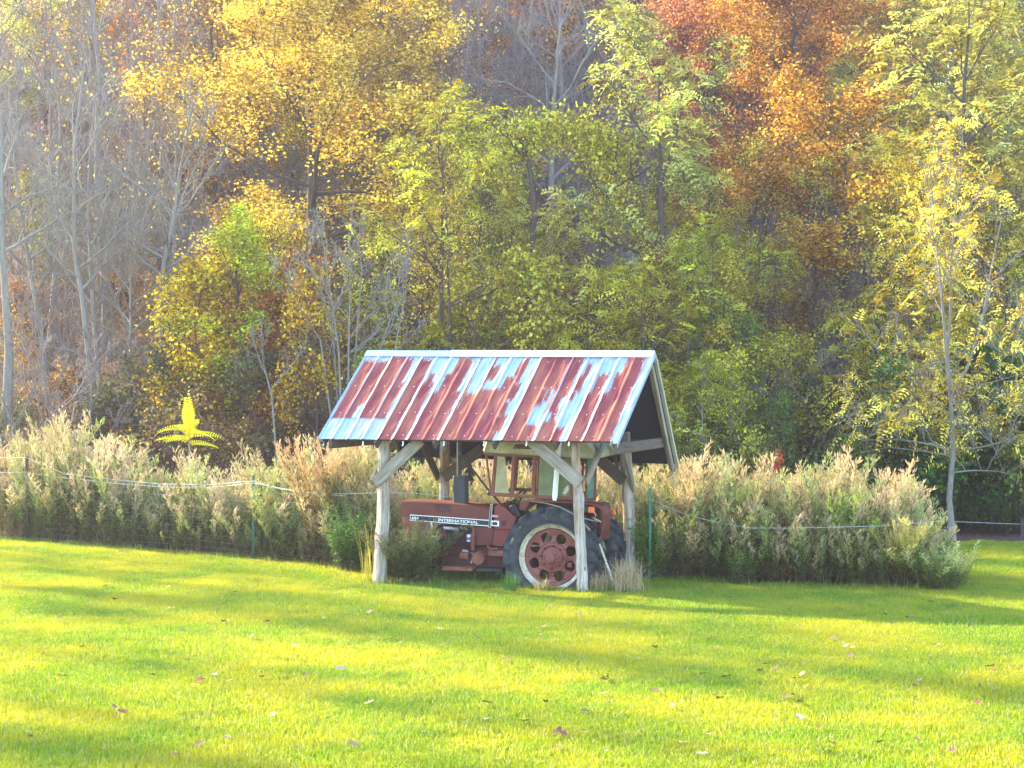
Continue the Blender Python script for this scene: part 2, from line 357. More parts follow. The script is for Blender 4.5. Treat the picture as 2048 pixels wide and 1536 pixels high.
# lawn grass: one object, a patch of blades set out over the lawn by geometry nodes
rng = np.random.default_rng(5)
def blade_patch(n, half, lo, hi, w0):
    P = rng.uniform(-half, half, (n, 2)); h = rng.uniform(lo, hi, n) * (0.8 + 0.4 * rng.random(n)); w = w0 * rng.uniform(.7, 1.3, n)
    az = rng.uniform(0, 2 * np.pi, n); lean = rng.uniform(.1, .75, n); laz = rng.uniform(0, 2 * np.pi, n)
    d = np.stack([np.cos(az), np.sin(az)], -1); L = np.stack([np.cos(laz), np.sin(laz)], -1) * (h * lean)[:, None]
    V = np.zeros((n, 5, 3), np.float32)
    V[:, 0, :2] = P - d * w[:, None]; V[:, 1, :2] = P + d * w[:, None]
    mid = P + L * .35; V[:, 2, :2] = mid + d * w[:, None] * .8; V[:, 3, :2] = mid - d * w[:, None] * .8; V[:, 2:4, 2] = (h * .6)[:, None]
    V[:, 4, :2] = P + L; V[:, 4, 2] = h * (1 - lean * .3)
    b = np.arange(n)[:, None] * 5
    return V.reshape(-1, 3), b + np.array([[0, 1, 2, 3]]), b + np.array([[3, 2, 4]]), np.repeat(rng.random(n), 5)
Vb, Qb, Tb, tb = blade_patch(6800, 0.74, .028, .075, .0036)
px_, py_ = np.meshgrid(np.arange(-13, 13.1, 1.0), np.arange(15.5, 42, 1.0)); pts = np.stack([px_.ravel(), py_.ravel()], -1) + rng.uniform(-.2, .2, (px_.size, 2))
keep = (pts[:, 1] < front_line(pts[:, 0]) + 0.3) & (np.abs(pts[:, 0]) < pts[:, 1] * .27 + 1.2)
pts = pts[keep]; PV = np.concatenate([pts, np.zeros((len(pts), 1))], 1)
allV = np.concatenate([Vb, PV]); isp = np.concatenate([np.zeros(len(Vb), bool), np.ones(len(PV), bool)])
gm = npmesh('grass', allV, [Qb, Tb], {'tint': ('FLOAT', np.concatenate([tb, np.zeros(len(PV))])), 'spot': ('BOOLEAN', isp)})
grass = tag(link('grass', gm, M['grass']), 'short green lawn grass striped with low sunlight', 'grass', kind='stuff')
ng = bpy.data.node_groups.new('grass_spread', 'GeometryNodeTree')
ng.interface.new_socket('Geometry', in_out='INPUT', socket_type='NodeSocketGeometry'); ng.interface.new_socket('Geometry', in_out='OUTPUT', socket_type='NodeSocketGeometry')
gi = ng.nodes.new('NodeGroupInput'); go = ng.nodes.new('NodeGroupOutput'); sep = ng.nodes.new('GeometryNodeSeparateGeometry'); sep.domain = 'POINT'
na = ng.nodes.new('GeometryNodeInputNamedAttribute'); na.data_type = 'BOOLEAN'; na.inputs[0].default_value = 'spot'
iop = ng.nodes.new('GeometryNodeInstanceOnPoints'); rv = ng.nodes.new('FunctionNodeRandomValue'); rv.data_type = 'FLOAT_VECTOR'
rv.inputs[0].default_value = (0, 0, 0); rv.inputs[1].default_value = (0, 0, 6.283)
rs = ng.nodes.new('FunctionNodeRandomValue'); rs.data_type = 'FLOAT'; rs.inputs[2].default_value = 0.85; rs.inputs[3].default_value = 1.2
L = ng.links.new
L(gi.outputs[0], sep.inputs[0]); L(na.outputs[0], sep.inputs[1]); L(sep.outputs[0], iop.inputs['Points']); L(sep.outputs[1], iop.inputs['Instance'])
L(rv.outputs[0], iop.inputs['Rotation']); L(rs.outputs[1], iop.inputs['Scale']); L(iop.outputs[0], go.inputs[0])
gmod = grass.modifiers.new('spread', 'NODES'); gmod.node_group = ng
# ------------------------------------------------------------------ pole shelter
S = Frame(1.078, 31.1, 21)
def TU(fr, px, py, u):                 # pixel on the plane u
    a = (px - CX) / F
    v = (a * (fr.oy - u * fr.s) - fr.ox - u * fr.c) / (fr.s - a * fr.c)
    return Vector((u, v, CH - (py - HOR) / F * (fr.oy - u * fr.s + v * fr.c)))
shel = thing('pole_shelter', 'open pole shelter with steep rust-streaked metal roof standing over the old tractor', 'shelter', (S.ox, S.oy, 0), -S.th)
WV = 2.13; VR = WV / 2
RL, RR = S.T(735, 706, VR), S.T(1308, 708, VR)
EL, ER = S.T(636, 878, -.33), S.T(1233, 884, -.33)
FR = S.T(1352, 925, VR + 1.42); FL = RL + (FR - RR) + Vector((0.02, 0, .02))
rnd = random.Random(3)
def log_post(base, top, r0, r1, seed):
    rr = random.Random(seed); m = MB(); n = 14; k = 22; base = Vector(base); top = Vector(top)
    kn = [(rr.uniform(.05, .95), rr.randrange(n), rr.uniform(.012, .03)) for _ in range(11)]
    bow = Vector((rr.uniform(-.03, .03), rr.uniform(-.03, .03), 0))
    ax = (top - base).normalized(); a = ax.orthogonal().normalized(); b = ax.cross(a); lob = [rr.uniform(.9, 1.1) for _ in range(n)]
    for i in range(k):
        t = i / (k - 1); c = base.lerp(top, t) + bow * math.sin(math.pi * t) + Vector((rr.uniform(-1, 1), rr.uniform(-1, 1), 0)) * .006
        r = (r0 + (r1 - r0) * t) * rr.uniform(.965, 1.035)
        for j in range(n):
            x = r * lob[j] + sum(h * math.exp(-((t - kt) / .02) ** 2) * (1 if kj == j else (.35 if abs(kj - j) in (1, n - 1) else 0)) for kt, kj, h in kn)
            th = 2 * math.pi * j / n; m.v.append(tuple(c + (a * math.cos(th) + b * math.sin(th)) * x))
    for i in range(k - 1):
        for j in range(n):
            q = (j + 1) % n; m.f.append((i * n + j, i * n + q, (i + 1) * n + q, (i + 1) * n + j))
    m.f.append(tuple(reversed(range(n)))); m.f.append(tuple((k - 1) * n + j for j in range(n)))
    return m.build('post', M['post'], shel, smooth=True)
pNR0, pNR1 = S.T(1168, 1187, 0), S.T(1150, 868, 0)
pNL0, pNL1 = S.T(757, 1164, 0), S.T(767, 866, 0)
pFR0, pFR1 = S.T(1261, 1160, WV), S.T(1247, 868, WV)
pFL0, pFL1 = S.T(884, 1135, WV), S.T(890, 868, WV)
for i, (a, b, r0, r1) in enumerate(((pNR0, pNR1, .088, .066), (pNL0, pNL1, .108, .098), (pFR0, pFR1, .088, .095), (pFL0, pFL1, .10, .085))):
    a.z = -.12; log_post(a, b, r0, r1, 11 + i)
# plates, ridge board, rafters, purlins, ties
def near_z(v, s=.5):                   # height of the near slope above plane v
    t = (VR - v) / (VR + .33); return (RL.z + (EL.z - RL.z) * t) * (1 - s) + (RR.z + (ER.z - RR.z) * t) * s
u0, u1 = EL.x + .12, RR.x - .06
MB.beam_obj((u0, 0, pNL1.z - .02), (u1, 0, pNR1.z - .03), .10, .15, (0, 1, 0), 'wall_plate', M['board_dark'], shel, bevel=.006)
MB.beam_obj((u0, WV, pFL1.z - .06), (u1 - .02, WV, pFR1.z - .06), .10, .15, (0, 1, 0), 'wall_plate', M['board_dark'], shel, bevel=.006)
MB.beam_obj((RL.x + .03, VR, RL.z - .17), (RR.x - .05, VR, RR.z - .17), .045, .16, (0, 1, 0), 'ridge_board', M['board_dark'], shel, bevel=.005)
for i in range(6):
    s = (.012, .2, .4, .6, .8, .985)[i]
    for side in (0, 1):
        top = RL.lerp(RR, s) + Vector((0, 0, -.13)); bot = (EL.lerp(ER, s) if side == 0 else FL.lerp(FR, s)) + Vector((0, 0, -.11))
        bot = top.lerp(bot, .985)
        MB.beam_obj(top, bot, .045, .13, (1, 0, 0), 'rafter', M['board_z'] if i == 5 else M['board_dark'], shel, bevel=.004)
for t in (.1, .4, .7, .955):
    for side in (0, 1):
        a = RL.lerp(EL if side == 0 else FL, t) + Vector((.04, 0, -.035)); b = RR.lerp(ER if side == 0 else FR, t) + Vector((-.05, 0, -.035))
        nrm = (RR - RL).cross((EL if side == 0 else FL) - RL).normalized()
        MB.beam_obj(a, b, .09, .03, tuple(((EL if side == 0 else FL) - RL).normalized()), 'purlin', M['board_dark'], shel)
ug = RR.x - .13
ta, tb2 = TU(S, 1236, 888, ug), TU(S, 1343, 892, ug - .0)
tz = (ta.z + tb2.z) / 2
MB.beam_obj((ug - .02, ta.y - .05, tz), (ug - .02, tb2.y, tz), .045, .16, (1, 0, 0), 'tie_beam', M['board_dark'], shel, bevel=.005)
MB.beam_obj((EL.x + .22, ta.y - .02, tz), (RL.x + .10, tb2.y, tz), .045, .15, (1, 0, 0), 'tie_beam', M['board_dark'], shel, bevel=.005)
def brace(p0, p1, w, th, side, mat='board'):
    return MB.beam_obj(p0, p1, th, w, side, 'brace', M[mat], shel, .004)
Y_ = (0, 1, 0); X_ = (1, 0, 0)
brace(S.T(749, 966, -.125), S.T(842, 880, -.10), .185, .045, Y_)
brace(S.T(1161, 966, -.115), S.T(1062, 880, -.09), .19, .045, Y_)
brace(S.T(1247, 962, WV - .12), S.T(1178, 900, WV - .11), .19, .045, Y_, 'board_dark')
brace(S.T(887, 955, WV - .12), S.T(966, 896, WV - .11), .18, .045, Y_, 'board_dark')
brace((pNR0.x + .04, .0, S.T(1160, 966, 0).z), (pNR0.x + .07, .86, S.T(1190, 872, .8).z), .11, .045, X_, 'board_z')
brace((pNL0.x - .11, -.02, S.T(750, 966, 0).z), (pNL0.x - .08, .80, S.T(780, 872, .7).z), .12, .045, X_, 'board_z')
brace((pFR0.x + .05, WV + .03, S.T(1262, 980, WV).z), (pFR0.x + .11, WV - .83, S.T(1240, 876, WV - .8).z), .115, .045, X_, 'board_z')
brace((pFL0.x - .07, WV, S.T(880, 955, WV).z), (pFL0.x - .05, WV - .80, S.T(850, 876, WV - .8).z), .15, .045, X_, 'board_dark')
# little white screw hooks under the near eave
for px in (647, 726, 806, 888, 968, 1053, 1138, 1222):
    p = S.T(px, 889, -.30)
    MB().tube([p + Vector((0, 0, .05)), p, p + Vector((0, -.015, -.018)), p + Vector((0, -.03, -.008))], .011, 6).build('hook', M['white'], shel)

# roof sheets with pressed ribs; rust laid out bay by bay (bay: fractions across, then ridge -> eave)
NB = 19
RUST = {0: [(.12, 1, .09, .80)], 1: [(0, .85, .10, .62), (0, .45, .55, .80)], 2: [(0, 1, .03, .80)], 3: [(0, .5, .06, .5), (0, .72, .35, .80)],
        4: [(.05, .82, .07, 1)], 5: [(.0, .75, .34, 1), (.1, .5, .24, .4)], 6: [(.55, 1, .05, .4), (.2, 1, .25, 1), (0, .9, .45, 1)], 7: [(0, .5, .07, .5), (0, .78, .45, 1), (.15, .8, .8, 1)],
        8: [(-.08, .08, .0, .6), (.1, 1, .47, 1), (0, .7, .62, 1)], 9: [(0, .55, .15, .32), (0, 1, .42, 1), (-.1, .1, .0, .4)], 10: [(.25, 1, .27, 1), (0, 1, .42, 1), (.7, .95, .1, .3)],
        11: [(-.05, .22, .05, .35), (0, .48, .36, .56), (0, .3, .56, .74), (0, .62, .72, .92), (0, .4, .9, 1)],
        12: [(.02, .97, .015, 1)], 13: [(0, 1, .015, .42), (.0, .35, .4, .62), (.35, .6, .4, .56), (0, .8, .82, 1), (.8, 1.02, .0, .7)],
        14: [(0, .72, .03, .5), (-.05, .45, .45, .70), (.05, .9, .77, 1), (.3, .6, .62, .8)], 15: [(.12, .42, .12, .30), (.05, .4, .25, .46), (.02, .25, .46, .55), (0, .5, .84, 1)],
        16: [(.12, .72, .25, .5), (.05, .85, .45, 1)], 17: [(.5, 1, .05, .3), (.2, 1, .22, .6), (.0, 1, .45, 1)], 18: [(.02, .62, .03, 1)]}
rg = np.random.default_rng(8)
OFF = rg.normal(0, 1, (NB, 3, 6))
def cover(b, f, t):
    best = np.zeros_like(t)
    for k, (f0, f1, a, c) in enumerate(RUST[b]):
        f0 = -.25 if f0 <= .05 else f0; f1 = 1.25 if f1 >= .95 else f1; a2 = -.1 if a < .02 else a; c2 = 1.1 if c > .99 else c
        d = np.minimum(np.minimum((f - f0) * 1.1, (f1 - f) * 1.1), np.minimum((t - a2) * 2.6, (c2 - t) * 2.6))
        best = np.maximum(best, np.clip(.5 + d * 1.9, 0, 1))
    return best
PF = [0, .05, .055, .10, .2, .3, .325, .35, .45, .55, .65, .675, .7, .8, .9, .945, .95]
PH = [1, 1, .95, 0, 0, 0, .12, 0, 0, 0, 0, .12, 0, 0, 0, .95, 1]
def sheet(A0, A1, B0, B1, b0, b1, t0, t1, lift, rows, cov_on=True, stain=None, name='roof_sheet', rib=.017):
    """ribbed sheet over bays b0..b1 of the slope A0A1 (ridge) - B0B1 (eave), from t0 to t1"""
    nrm = (A1 - A0).cross(B0 - A0).normalized()
    if nrm.z < 0: nrm = -nrm
    ss, hh, bb, ff = [], [], [], []
    for b in range(b0, b1):
        for f, h in zip(PF, PH):
            ss.append((b + f) / NB); hh.append(h); bb.append(b); ff.append(f)
    ss.append(b1 / NB + (.0016)); hh.append(1); bb.append(b1 - 1); ff.append(1.0)
    ss = np.array(ss); hh = np.array(hh); bb = np.array(bb); ff = np.array(ff)
    tt = np.linspace(t0, t1, rows); SS, TT = np.meshgrid(ss, tt); HH = np.tile(hh, (rows, 1))
    lerp = lambda P, Q, k: np.array(P)[None, None, :] * (1 - k[..., None]) + np.array(Q)[None, None, :] * k[..., None]
    P = lerp(A0, A1, SS) * (1 - TT[..., None]) + lerp(B0, B1, SS) * TT[..., None]
    wob = .004 * np.sin(SS * 61) * np.sin(TT * 9) + .003 * np.sin(SS * 140 + TT * 21)
    P = P + np.array(nrm)[None, None, :] * (HH * rib + lift + wob)[..., None]
    C = np.zeros_like(TT)
    for b in range(b0, b1):
        mk = bb == b
        C[:, mk] = cover(b, np.tile(ff[mk], (rows, 1)), TT[:, mk]) if cov_on else (0.08 if cov_on is False else cov_on)
    C = np.where((HH > .5) & (C > .2) & (rg.random(ss.shape)[None, :] < .0), .25, C)
    ribkeep = np.isin(bb, [1, 3, 4, 14]) & (hh > .97)
    C[:, ribkeep] = np.minimum(C[:, ribkeep], .43)
    ln = (B0 - A0).length; wd = (A1 - A0).length
    ST = np.stack([SS * wd, TT * ln, np.full_like(SS, b0 * 1.7 + (0 if t1 < .99 or t0 > .1 else 0))], -1)
    stn = np.zeros_like(TT)
    if stain: 
        for (bs, f0, f1, a, c) in stain:
            mk = (bb == bs) & (ff >= f0) & (ff <= f1); stn[:, mk] = np.maximum(stn[:, mk], np.clip(np.minimum((TT[:, mk] - a) / .02, (c - TT[:, mk]) / .12), 0, 1))
    n = len(ss); ix = np.arange(rows * n).reshape(rows, n)
    Q = np.stack([ix[:-1, :-1], ix[:-1, 1:], ix[1:, 1:], ix[1:, :-1]], -1).reshape(-1, 4)
    me = npmesh(name, P, [Q], {'rust': ('FLOAT', C), 'st': ('FLOAT_VECTOR', ST), 'stain': ('FLOAT', stn)}, smooth=False)
    return link(name, me, M['roof'], shel)
sheet(RL, RR, EL, ER, 0, 4, .715, 1.0, .004, 16, False, [(0, .2, .9, .76, .86), (2, .1, .95, .76, 1.0), (3, .0, .5, .76, .93), (0, .0, 1, .75, .80)])
sheet(RL, RR, EL, ER, 0, 4, 0, .765, .012, 50)
sheet(RL, RR, EL, ER, 4, 8, 0, 1.0, .006, 60)
sheet(RL, RR, EL, ER, 8, 12, 0, 1.0, .012, 60)
sheet(RL, RR, EL, ER, 12, 16, 0, 1.0, .006, 60)
sheet(RL, RR, EL, ER, 16, 19, 0, 1.0, .012, 60)
for b0, b1 in ((0, 4), (4, 8), (8, 12), (12, 16), (16, 19)):
    sheet(RL, RR, FL, FR, b0, b1, 0, 1.0, .006 + .006 * ((b0 // 4) % 2), 8, .3)
# near-black sheet added under the far slope, its shade put into colour
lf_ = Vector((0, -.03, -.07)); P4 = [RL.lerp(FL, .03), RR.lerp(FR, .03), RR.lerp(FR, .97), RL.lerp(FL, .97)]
MB().hexa([p + lf_ + Vector((0, -.006, -.006)) for p in P4] + [p + lf_ for p in P4]).build('shade_panel', M['shade_black'], shel)
# ridge cap: bent zinc on the left, white on the right
def cap(p, q, mat, lift):
    nn = (RR - RL).cross(EL - RL).normalized(); nn = nn if nn.z > 0 else -nn
    nf = (RR - RL).cross(FL - RL).normalized(); nf = nf if nf.z > 0 else -nf
    de = (EL - RL).normalized(); df = (FL - RL).normalized(); m = MB()
    up = Vector((0, 0, .045 + lift))
    a = [p + de * .09 + nn * (.034 + lift), p + up, p + df * .15 + nf * (.034 + lift)]
    b = [q + de * .09 + nn * (.034 + lift), q + up, q + df * .15 + nf * (.034 + lift)]
    th = Vector((0, 0, -.004))
    m.add(a + b, [(0, 1, 4, 3), (1, 2, 5, 4)])
    m.add([x + th for x in a + b], [(3, 4, 1, 0), (4, 5, 2, 1)])
    m.add([a[0], b[0], b[0] + th * 4, a[0] + th * 4], [(0, 1, 2, 3)])
    return m.build('ridge_cap', M[mat], shel, fix=False)
mid = RL.lerp(RR, .305)
cap(RL + Vector((-.01, 0, 0)), mid + Vector((.04, 0, 0)), 'zinc', 0); cap(mid, RR + Vector((.015, 0, 0)), 'white_metal', .006)
# edge flashing of the near slope and trim of the far slope
nn = (RR - RL).cross(EL - RL).normalized(); nn = nn if nn.z > 0 else -nn
a, b = RR + nn * .03, ER + (ER - RR).normalized() * .06 + nn * .03
m = MB(); w = Vector((.035, 0, 0)); dn = Vector((0, 0, -.075))
m.add([a - w, a + w, b + w, b - w, a + w + dn, b + w + dn], [(0, 1, 2, 3), (1, 4, 5, 2)]); m.build('edge_flashing', M['zinc'], shel)
nf = (RR - RL).cross(FL - RL).normalized(); nf = nf if nf.z > 0 else -nf
a, b = RR + nf * .03 + Vector((0, 0, -.02)), FR + (FR - RR).normalized() * .04 + nf * .03
m = MB().hexa([a - w + dn * 0, a + w, a + w + dn * 1.2, a - w + dn * 1.2, b - w, b + w, b + w + dn * 1.2, b - w + dn * 1.2]); m.build('edge_trim', M['trim'], shel)
a, b = RR + Vector((-.03, .03, -.17)), FR + Vector((-.03, -.05, -.12))
MB.beam_obj(a, b, .03, .15, X_, 'barge_board', M['board_z'], shel, bevel=.004)
# nail heads on the sheets
nm = MB()
for t in (.40, .70, .955, .1):
    for b in range(NB):
        c = RL.lerp(RR, (b + .5) / NB).lerp(EL.lerp(ER, (b + .5) / NB), t + rnd.uniform(-.01, .01)) + nn * .012
        nm.box(c - Vector((.008, .006, .004)), c + Vector((.008, .006, .006)))
tag(nm.build('screw_heads', M['white'], shel), kind='stuff')
# ------------------------------------------------------------------ old farm tractor under the shelter
K = Frame(.585, 31.56, 17)
WZ = CH - 416 / F * 31.56             # wheel centre height
trac = thing('tractor', 'faded red vintage farm tractor with cab and flat rear tyre parked under the shelter', 'tractor', (K.ox, K.oy, 0), -K.th)
T = K.T
CV = .86                               # centre line
HV = .56                               # near face of the bonnet
FVv = 2 * CV - HV
def tp(px, py, v): return T(px, py, v)
def plate(pix, v, d, name, mat, parent=None, bevel=0, smooth=False):
    """outline given in photo pixels on the plane v, thickness d away from the viewer"""
    P = [tp(x, y, v) for x, y in pix]
    return MB().prism([(p.x, p.z) for p in P], v, v + d).build(name, M[mat], parent or trac, smooth=smooth, bevel=bevel)
# bonnet with rounded shoulders
def hood_section(x, ztop, zbot, v0, v1, r=.07):
    pts = [(v0, zbot), (v0, ztop - r)]
    for k in range(1, 5):
        a = math.pi - k * math.pi / 8; pts.append((v0 + r + r * math.cos(a), ztop - r + r * math.sin(a)))
    for k in range(1, 5):
        a = math.pi / 2 - k * math.pi / 8; pts.append((v1 - r + r * math.cos(a), ztop - r + r * math.sin(a)))
    pts += [(v1, zbot)]
    return [(x, v, z) for v, z in pts]
hA, hB = tp(801, 1000, HV), tp(981, 1012, HV)
bA, bB = tp(803, 1034, HV), tp(981, 1046, HV)
m = MB(); secs = []
for k in range(7):
    t = k / 6; x = hA.x + (hB.x - hA.x) * t; zt = hA.z + (hB.z - hA.z) * t + (-.012 if k == 0 else 0); zb = bA.z + (bB.z - bA.z) * t
    secs.append(hood_section(x, zt, zb, HV + (.012 if k == 0 else 0), FVv - (.012 if k == 0 else 0)))
n = len(secs[0])
for sct in secs: m.v += sct
for i in range(6):
    for j in range(n - 1): m.f.append((i * n + j, i * n + j + 1, (i + 1) * n + j + 1, (i + 1) * n + j))
m.f.append(tuple(range(n))); m.f.append(tuple(reversed([6 * n + j for j in range(n)])))
hood = m.build('bonnet', M['red'], trac, smooth=True)
for k in range(8):                     # louvre slots
    p = tp(872 + k * 4.1, 1016 + k * .25, HV); MB().box((p.x - .007, HV - .004, p.z - .055), (p.x + .007, HV + .002, p.z + .055)).build('louvre_slot', M['black'], hood)
# striped decal: white panel, black band, lettering
plate([(820, 1029), (979, 1040), (979, 1053), (820, 1041)], HV - .006, .007, 'decal_panel', 'white', hood)
plate([(821, 1030.7), (979, 1041.7), (979, 1051.2), (821, 1039.5)], HV - .010, .005, 'decal_band', 'black', hood)
def lettering(text, pL, size, v, mat, parent, sx=1.0, tilt=0.0, extr=.003, name='lettering'):
    cu = bpy.data.curves.new('t', 'FONT'); cu.body = text; cu.size = size; cu.extrude = extr; cu.offset = size * .016; cu.space_character = 1.02
    o = bpy.data.objects.new('t', cu); COL.objects.link(o)
    dg = bpy.context.evaluated_depsgraph_get(); me = bpy.data.meshes.new_from_object(o.evaluated_get(dg)); bpy.data.objects.remove(o)
    r = link(name, me, M[mat], parent); r.scale = (sx, 1, 1)
    r.location = (pL.x, v, pL.z); r.rotation_euler = (math.radians(90), 0, 0)
    r.rotation_euler = (Matrix.Rotation(tilt, 3, 'Y') @ Matrix.Rotation(math.radians(90), 3, 'X')).to_euler(); return r
tl = math.atan2(-(bB.z - bA.z), bB.x - bA.x)
lettering('684', tp(823.5, 1038.4, HV), .064, HV - .013, 'white', hood, 1.25, tl)
lettering('INTERNATIONAL', tp(876.5, 1042.2, HV), .064, HV - .013, 'white', hood, 1.33, tl)
# grille side panel below the front of the bonnet, rusty
plate([(803, 1033), (860, 1038), (864, 1090), (812, 1090)], HV + .01, .03, 'grille_side', 'red_rusty')
plate([(803, 1033), (860, 1038), (864, 1090), (812, 1090)], FVv - .04, .03, 'grille_side', 'red_rusty')
g0, g1 = tp(803, 1034, HV), tp(812, 1092, HV)
gr = MB().hexa([(g1.x + .04, HV + .05, g1.z), (g1.x + .04, FVv - .05, g1.z), (g1.x + .1, FVv - .05, g1.z), (g1.x + .1, HV + .05, g1.z), (g0.x + .03, HV + .05, g0.z), (g0.x + .03, FVv - .05, g0.z), (g0.x + .1, FVv - .05, g0.z), (g0.x + .1, HV + .05, g0.z)]).build('radiator_grille', M['black'], trac)
for k in range(6):
    z = g1.z + .06 + k * .07; MB().box((g1.x + .005, HV + .06, z), (g1.x + .045, FVv - .06, z + .02)).build('grille_bar', M['red_dark'], gr)
for v in (HV + .12, FVv - .12): MB().lathe_y([(0.001, 0), (.07, 0), (.07, .0)], (0, 0), 4) if False else None
plate([(860, 1040), (863, 1040), (871, 1096), (866, 1096)], HV - .004, .02, 'white_edge', 'white')
# cowl behind the strap: brighter red, wedge shape
cowl = plate([(988, 1013), (1001, 1006), (1034, 1036), (1024, 1060), (988, 1060)], HV - .01, FVv - HV + .02, 'cowl', 'red_fresh', bevel=.012)
plate([(980.5, 1008), (985.5, 1007), (981.5, 1056), (976.5, 1056)], HV - .018, .02, 'strap', 'grey_metal', bevel=.002)
plate([(981.4, 1010), (983.6, 1010), (979.6, 1054), (977.6, 1054)], HV - .021, .006, 'strap_slot', 'black')
plate([(983, 1041), (998, 1042), (998, 1053), (983, 1052)], HV - .016, .006, 'decal_panel', 'white', cowl, bevel=.002)
plate([(984.5, 1043.6), (994.6, 1044.4), (994.6, 1050.6), (984.5, 1050)], HV - .019, .005, 'decal_band', 'black', cowl)
plate([(984.5, 1029), (998.5, 1029.6), (998.5, 1034.6), (984.5, 1034)], HV - .016, .006, 'sticker', 'sign_letter', cowl)
lettering('DIESEL', tp(985.3, 1033.4, HV), .032, HV - .018, 'white', cowl, .95, tl, .0015)
plate([(1003, 1041), (1013, 1041), (1011, 1052), (1003, 1052)], HV - .014, .006, 'vent_panel', 'red_dark', cowl)
# engine bay and side panels
plate([(950, 1054), (987, 1055), (985, 1090), (951, 1091)], HV + .01, .05, 'side_panel', 'red', bevel=.006)
plate([(987, 1058), (1024, 1060), (1005, 1094), (985, 1091)], HV + .02, .06, 'side_panel', 'red_fresh', bevel=.006)
eng = MB(); e0, e1 = tp(868, 1052, HV + .1), tp(1000, 1140, HV + .1)
eng.box((e0.x, HV + .12, e1.z), (e1.x, FVv - .12, e0.z)); eng.box((e0.x + .05, HV + .07, e0.z - .30), (e1.x - .3, FVv - .07, e0.z - .16)); eng.box((e0.x + .2, HV + .05, e1.z + .02), (e1.x - .35, FVv - .05, e1.z + .22))
engine = eng.build('engine_block', M['red_dark'], trac, bevel=.012)
p, q = tp(888, 1056, HV + .04), tp(917, 1060, HV + .04)
MB().tube([p, p.lerp(q, .5) + Vector((0, -.01, .01)), q], .035, 10).build('rocker_cover', M['grey_metal'], engine, smooth=True)
p = tp(870, 1070, HV + .05); MB().lathe_y([(0.001, HV + .0), (.06, HV + .0), (.09, HV + .03), (.10, HV + .10), (.001, HV + .11)], (p.x, p.z), 20).build('alternator', M['red_rusty'], engine, smooth=True)
p = tp(884, 1068, HV + .05); MB().lathe_y([(0.001, HV - .0), (.045, HV - .0), (.07, HV + .03), (.07, HV + .12), (.001, HV + .12)], (p.x, p.z), 18).build('water_pump', M['wheel_red'], engine, smooth=True)
p = tp(868, 1076, HV); MB().tube([p + Vector((0, 0, .04)), p - Vector((0, 0, .05))], .028, 10).build('coolant_cap', M['white'], engine)
MB().box((tp(893, 1068, HV).x, HV + .06, tp(893, 1078, HV).z), (tp(914, 1068, HV).x, HV + .14, tp(893, 1064, HV).z)).build('exhaust_manifold', M['black'], engine, bevel=.01)
p = tp(937.5, 1069, HV + .0); q = tp(937.5, 1083, HV)
MB().tube([p, q], .033, 14).build('fuel_filter', M['white'], engine, smooth=True)
MB().tube([tp(937.5, 1074, HV) , tp(937.5, 1080.5, HV)], .0345, 14).build('filter_label', M['blue'], engine)
p = tp(946.5, 1066, HV); q = tp(945.5, 1090, HV)
MB().tube([p, q, q - Vector((0, 0, .09))], [.038, .038, .022], 14).build('fuel_bowl', M['red_rusty'], engine, smooth=True)
MB().tube([tp(938, 1052, HV - .0), tp(946, 1054, HV - .02), tp(948, 1060, HV - .01), tp(947, 1067, HV)], .022, 10).build('fuel_pipe', M['red_rusty'], engine, smooth=True)
MB().tube([tp(950, 1053, HV - .02), tp(955, 1066, HV - .03), tp(952, 1078, HV - .02), tp(951, 1088, HV)], .008, 6).build('hose', M['hose'], engine)
MB().tube([tp(921, 1054, HV), tp(924, 1058, HV - .01), tp(929, 1055, HV), tp(934, 1060, HV)], .012, 6).build('injector_pipe', M['grey_metal'], engine)
MB().tube([tp(905, 1092, HV), tp(915, 1076, HV - .02), tp(914, 1060, HV)], .007, 6).build('dip_tube', M['wheel_red'], engine)
p, q = tp(922, 1110, HV + .05), tp(938, 1112, HV + .05)
MB().tube([p, q], .065, 16).build('starter_motor', M['red_rusty'], engine, smooth=True)
MB().tube([p + Vector((.03, 0, .07)), q + Vector((-.01, 0, .07))], .025, 12).build('solenoid', M['grey_metal'], engine, smooth=True)
MB().tube([tp(942, 1106, HV + .02), tp(946, 1107, HV + .02), tp(945, 1120, HV + .02), tp(942, 1126, HV + .02)], .016, 8).build('silver_pipe', M['grey_metal'], engine, smooth=True)
p = tp(958, 1116, HV + .05); MB().lathe_y([(.001, HV - .02), (.10, HV - .02), (.12, HV + .02), (.12, HV + .3), (.001, HV + .3)], (p.x, p.z), 22).build('clutch_housing', M['red_rusty'], trac, smooth=True)
MB().box((tp(948, 1100, HV).x, HV + .06, tp(950, 1140, HV).z), (.25, FVv - .06, tp(980, 1094, HV).z)).build('gearbox_housing', M['red_dark'], trac, bevel=.02)
p = tp(975, 1104, HV); MB().box((p.x, HV - .02, p.z - .07), (p.x + .28, HV + .1, p.z + .04)).build('brake_housing', M['red_rusty'], trac, bevel=.02)
MB().tube([tp(975, 1092, HV - .03), tp(982, 1098, HV - .05), tp(995, 1097, HV - .03)], .02, 8).build('linkage', M['wheel_red'], trac, smooth=True)
MB().box((tp(892, 1140, HV).x, .34, tp(892, 1141, .34).z), (tp(945, 1140, .34).x, HV + .1, tp(892, 1133, .34).z)).build('foot_step', M['red_rusty'], trac, bevel=.006)
MB().box((tp(958, 1140, HV).x, .40, tp(958, 1143, .4).z), (tp(1003, 1140, .4).x, HV + .1, tp(958, 1136, .4).z)).build('foot_step', M['black'], trac, bevel=.006)
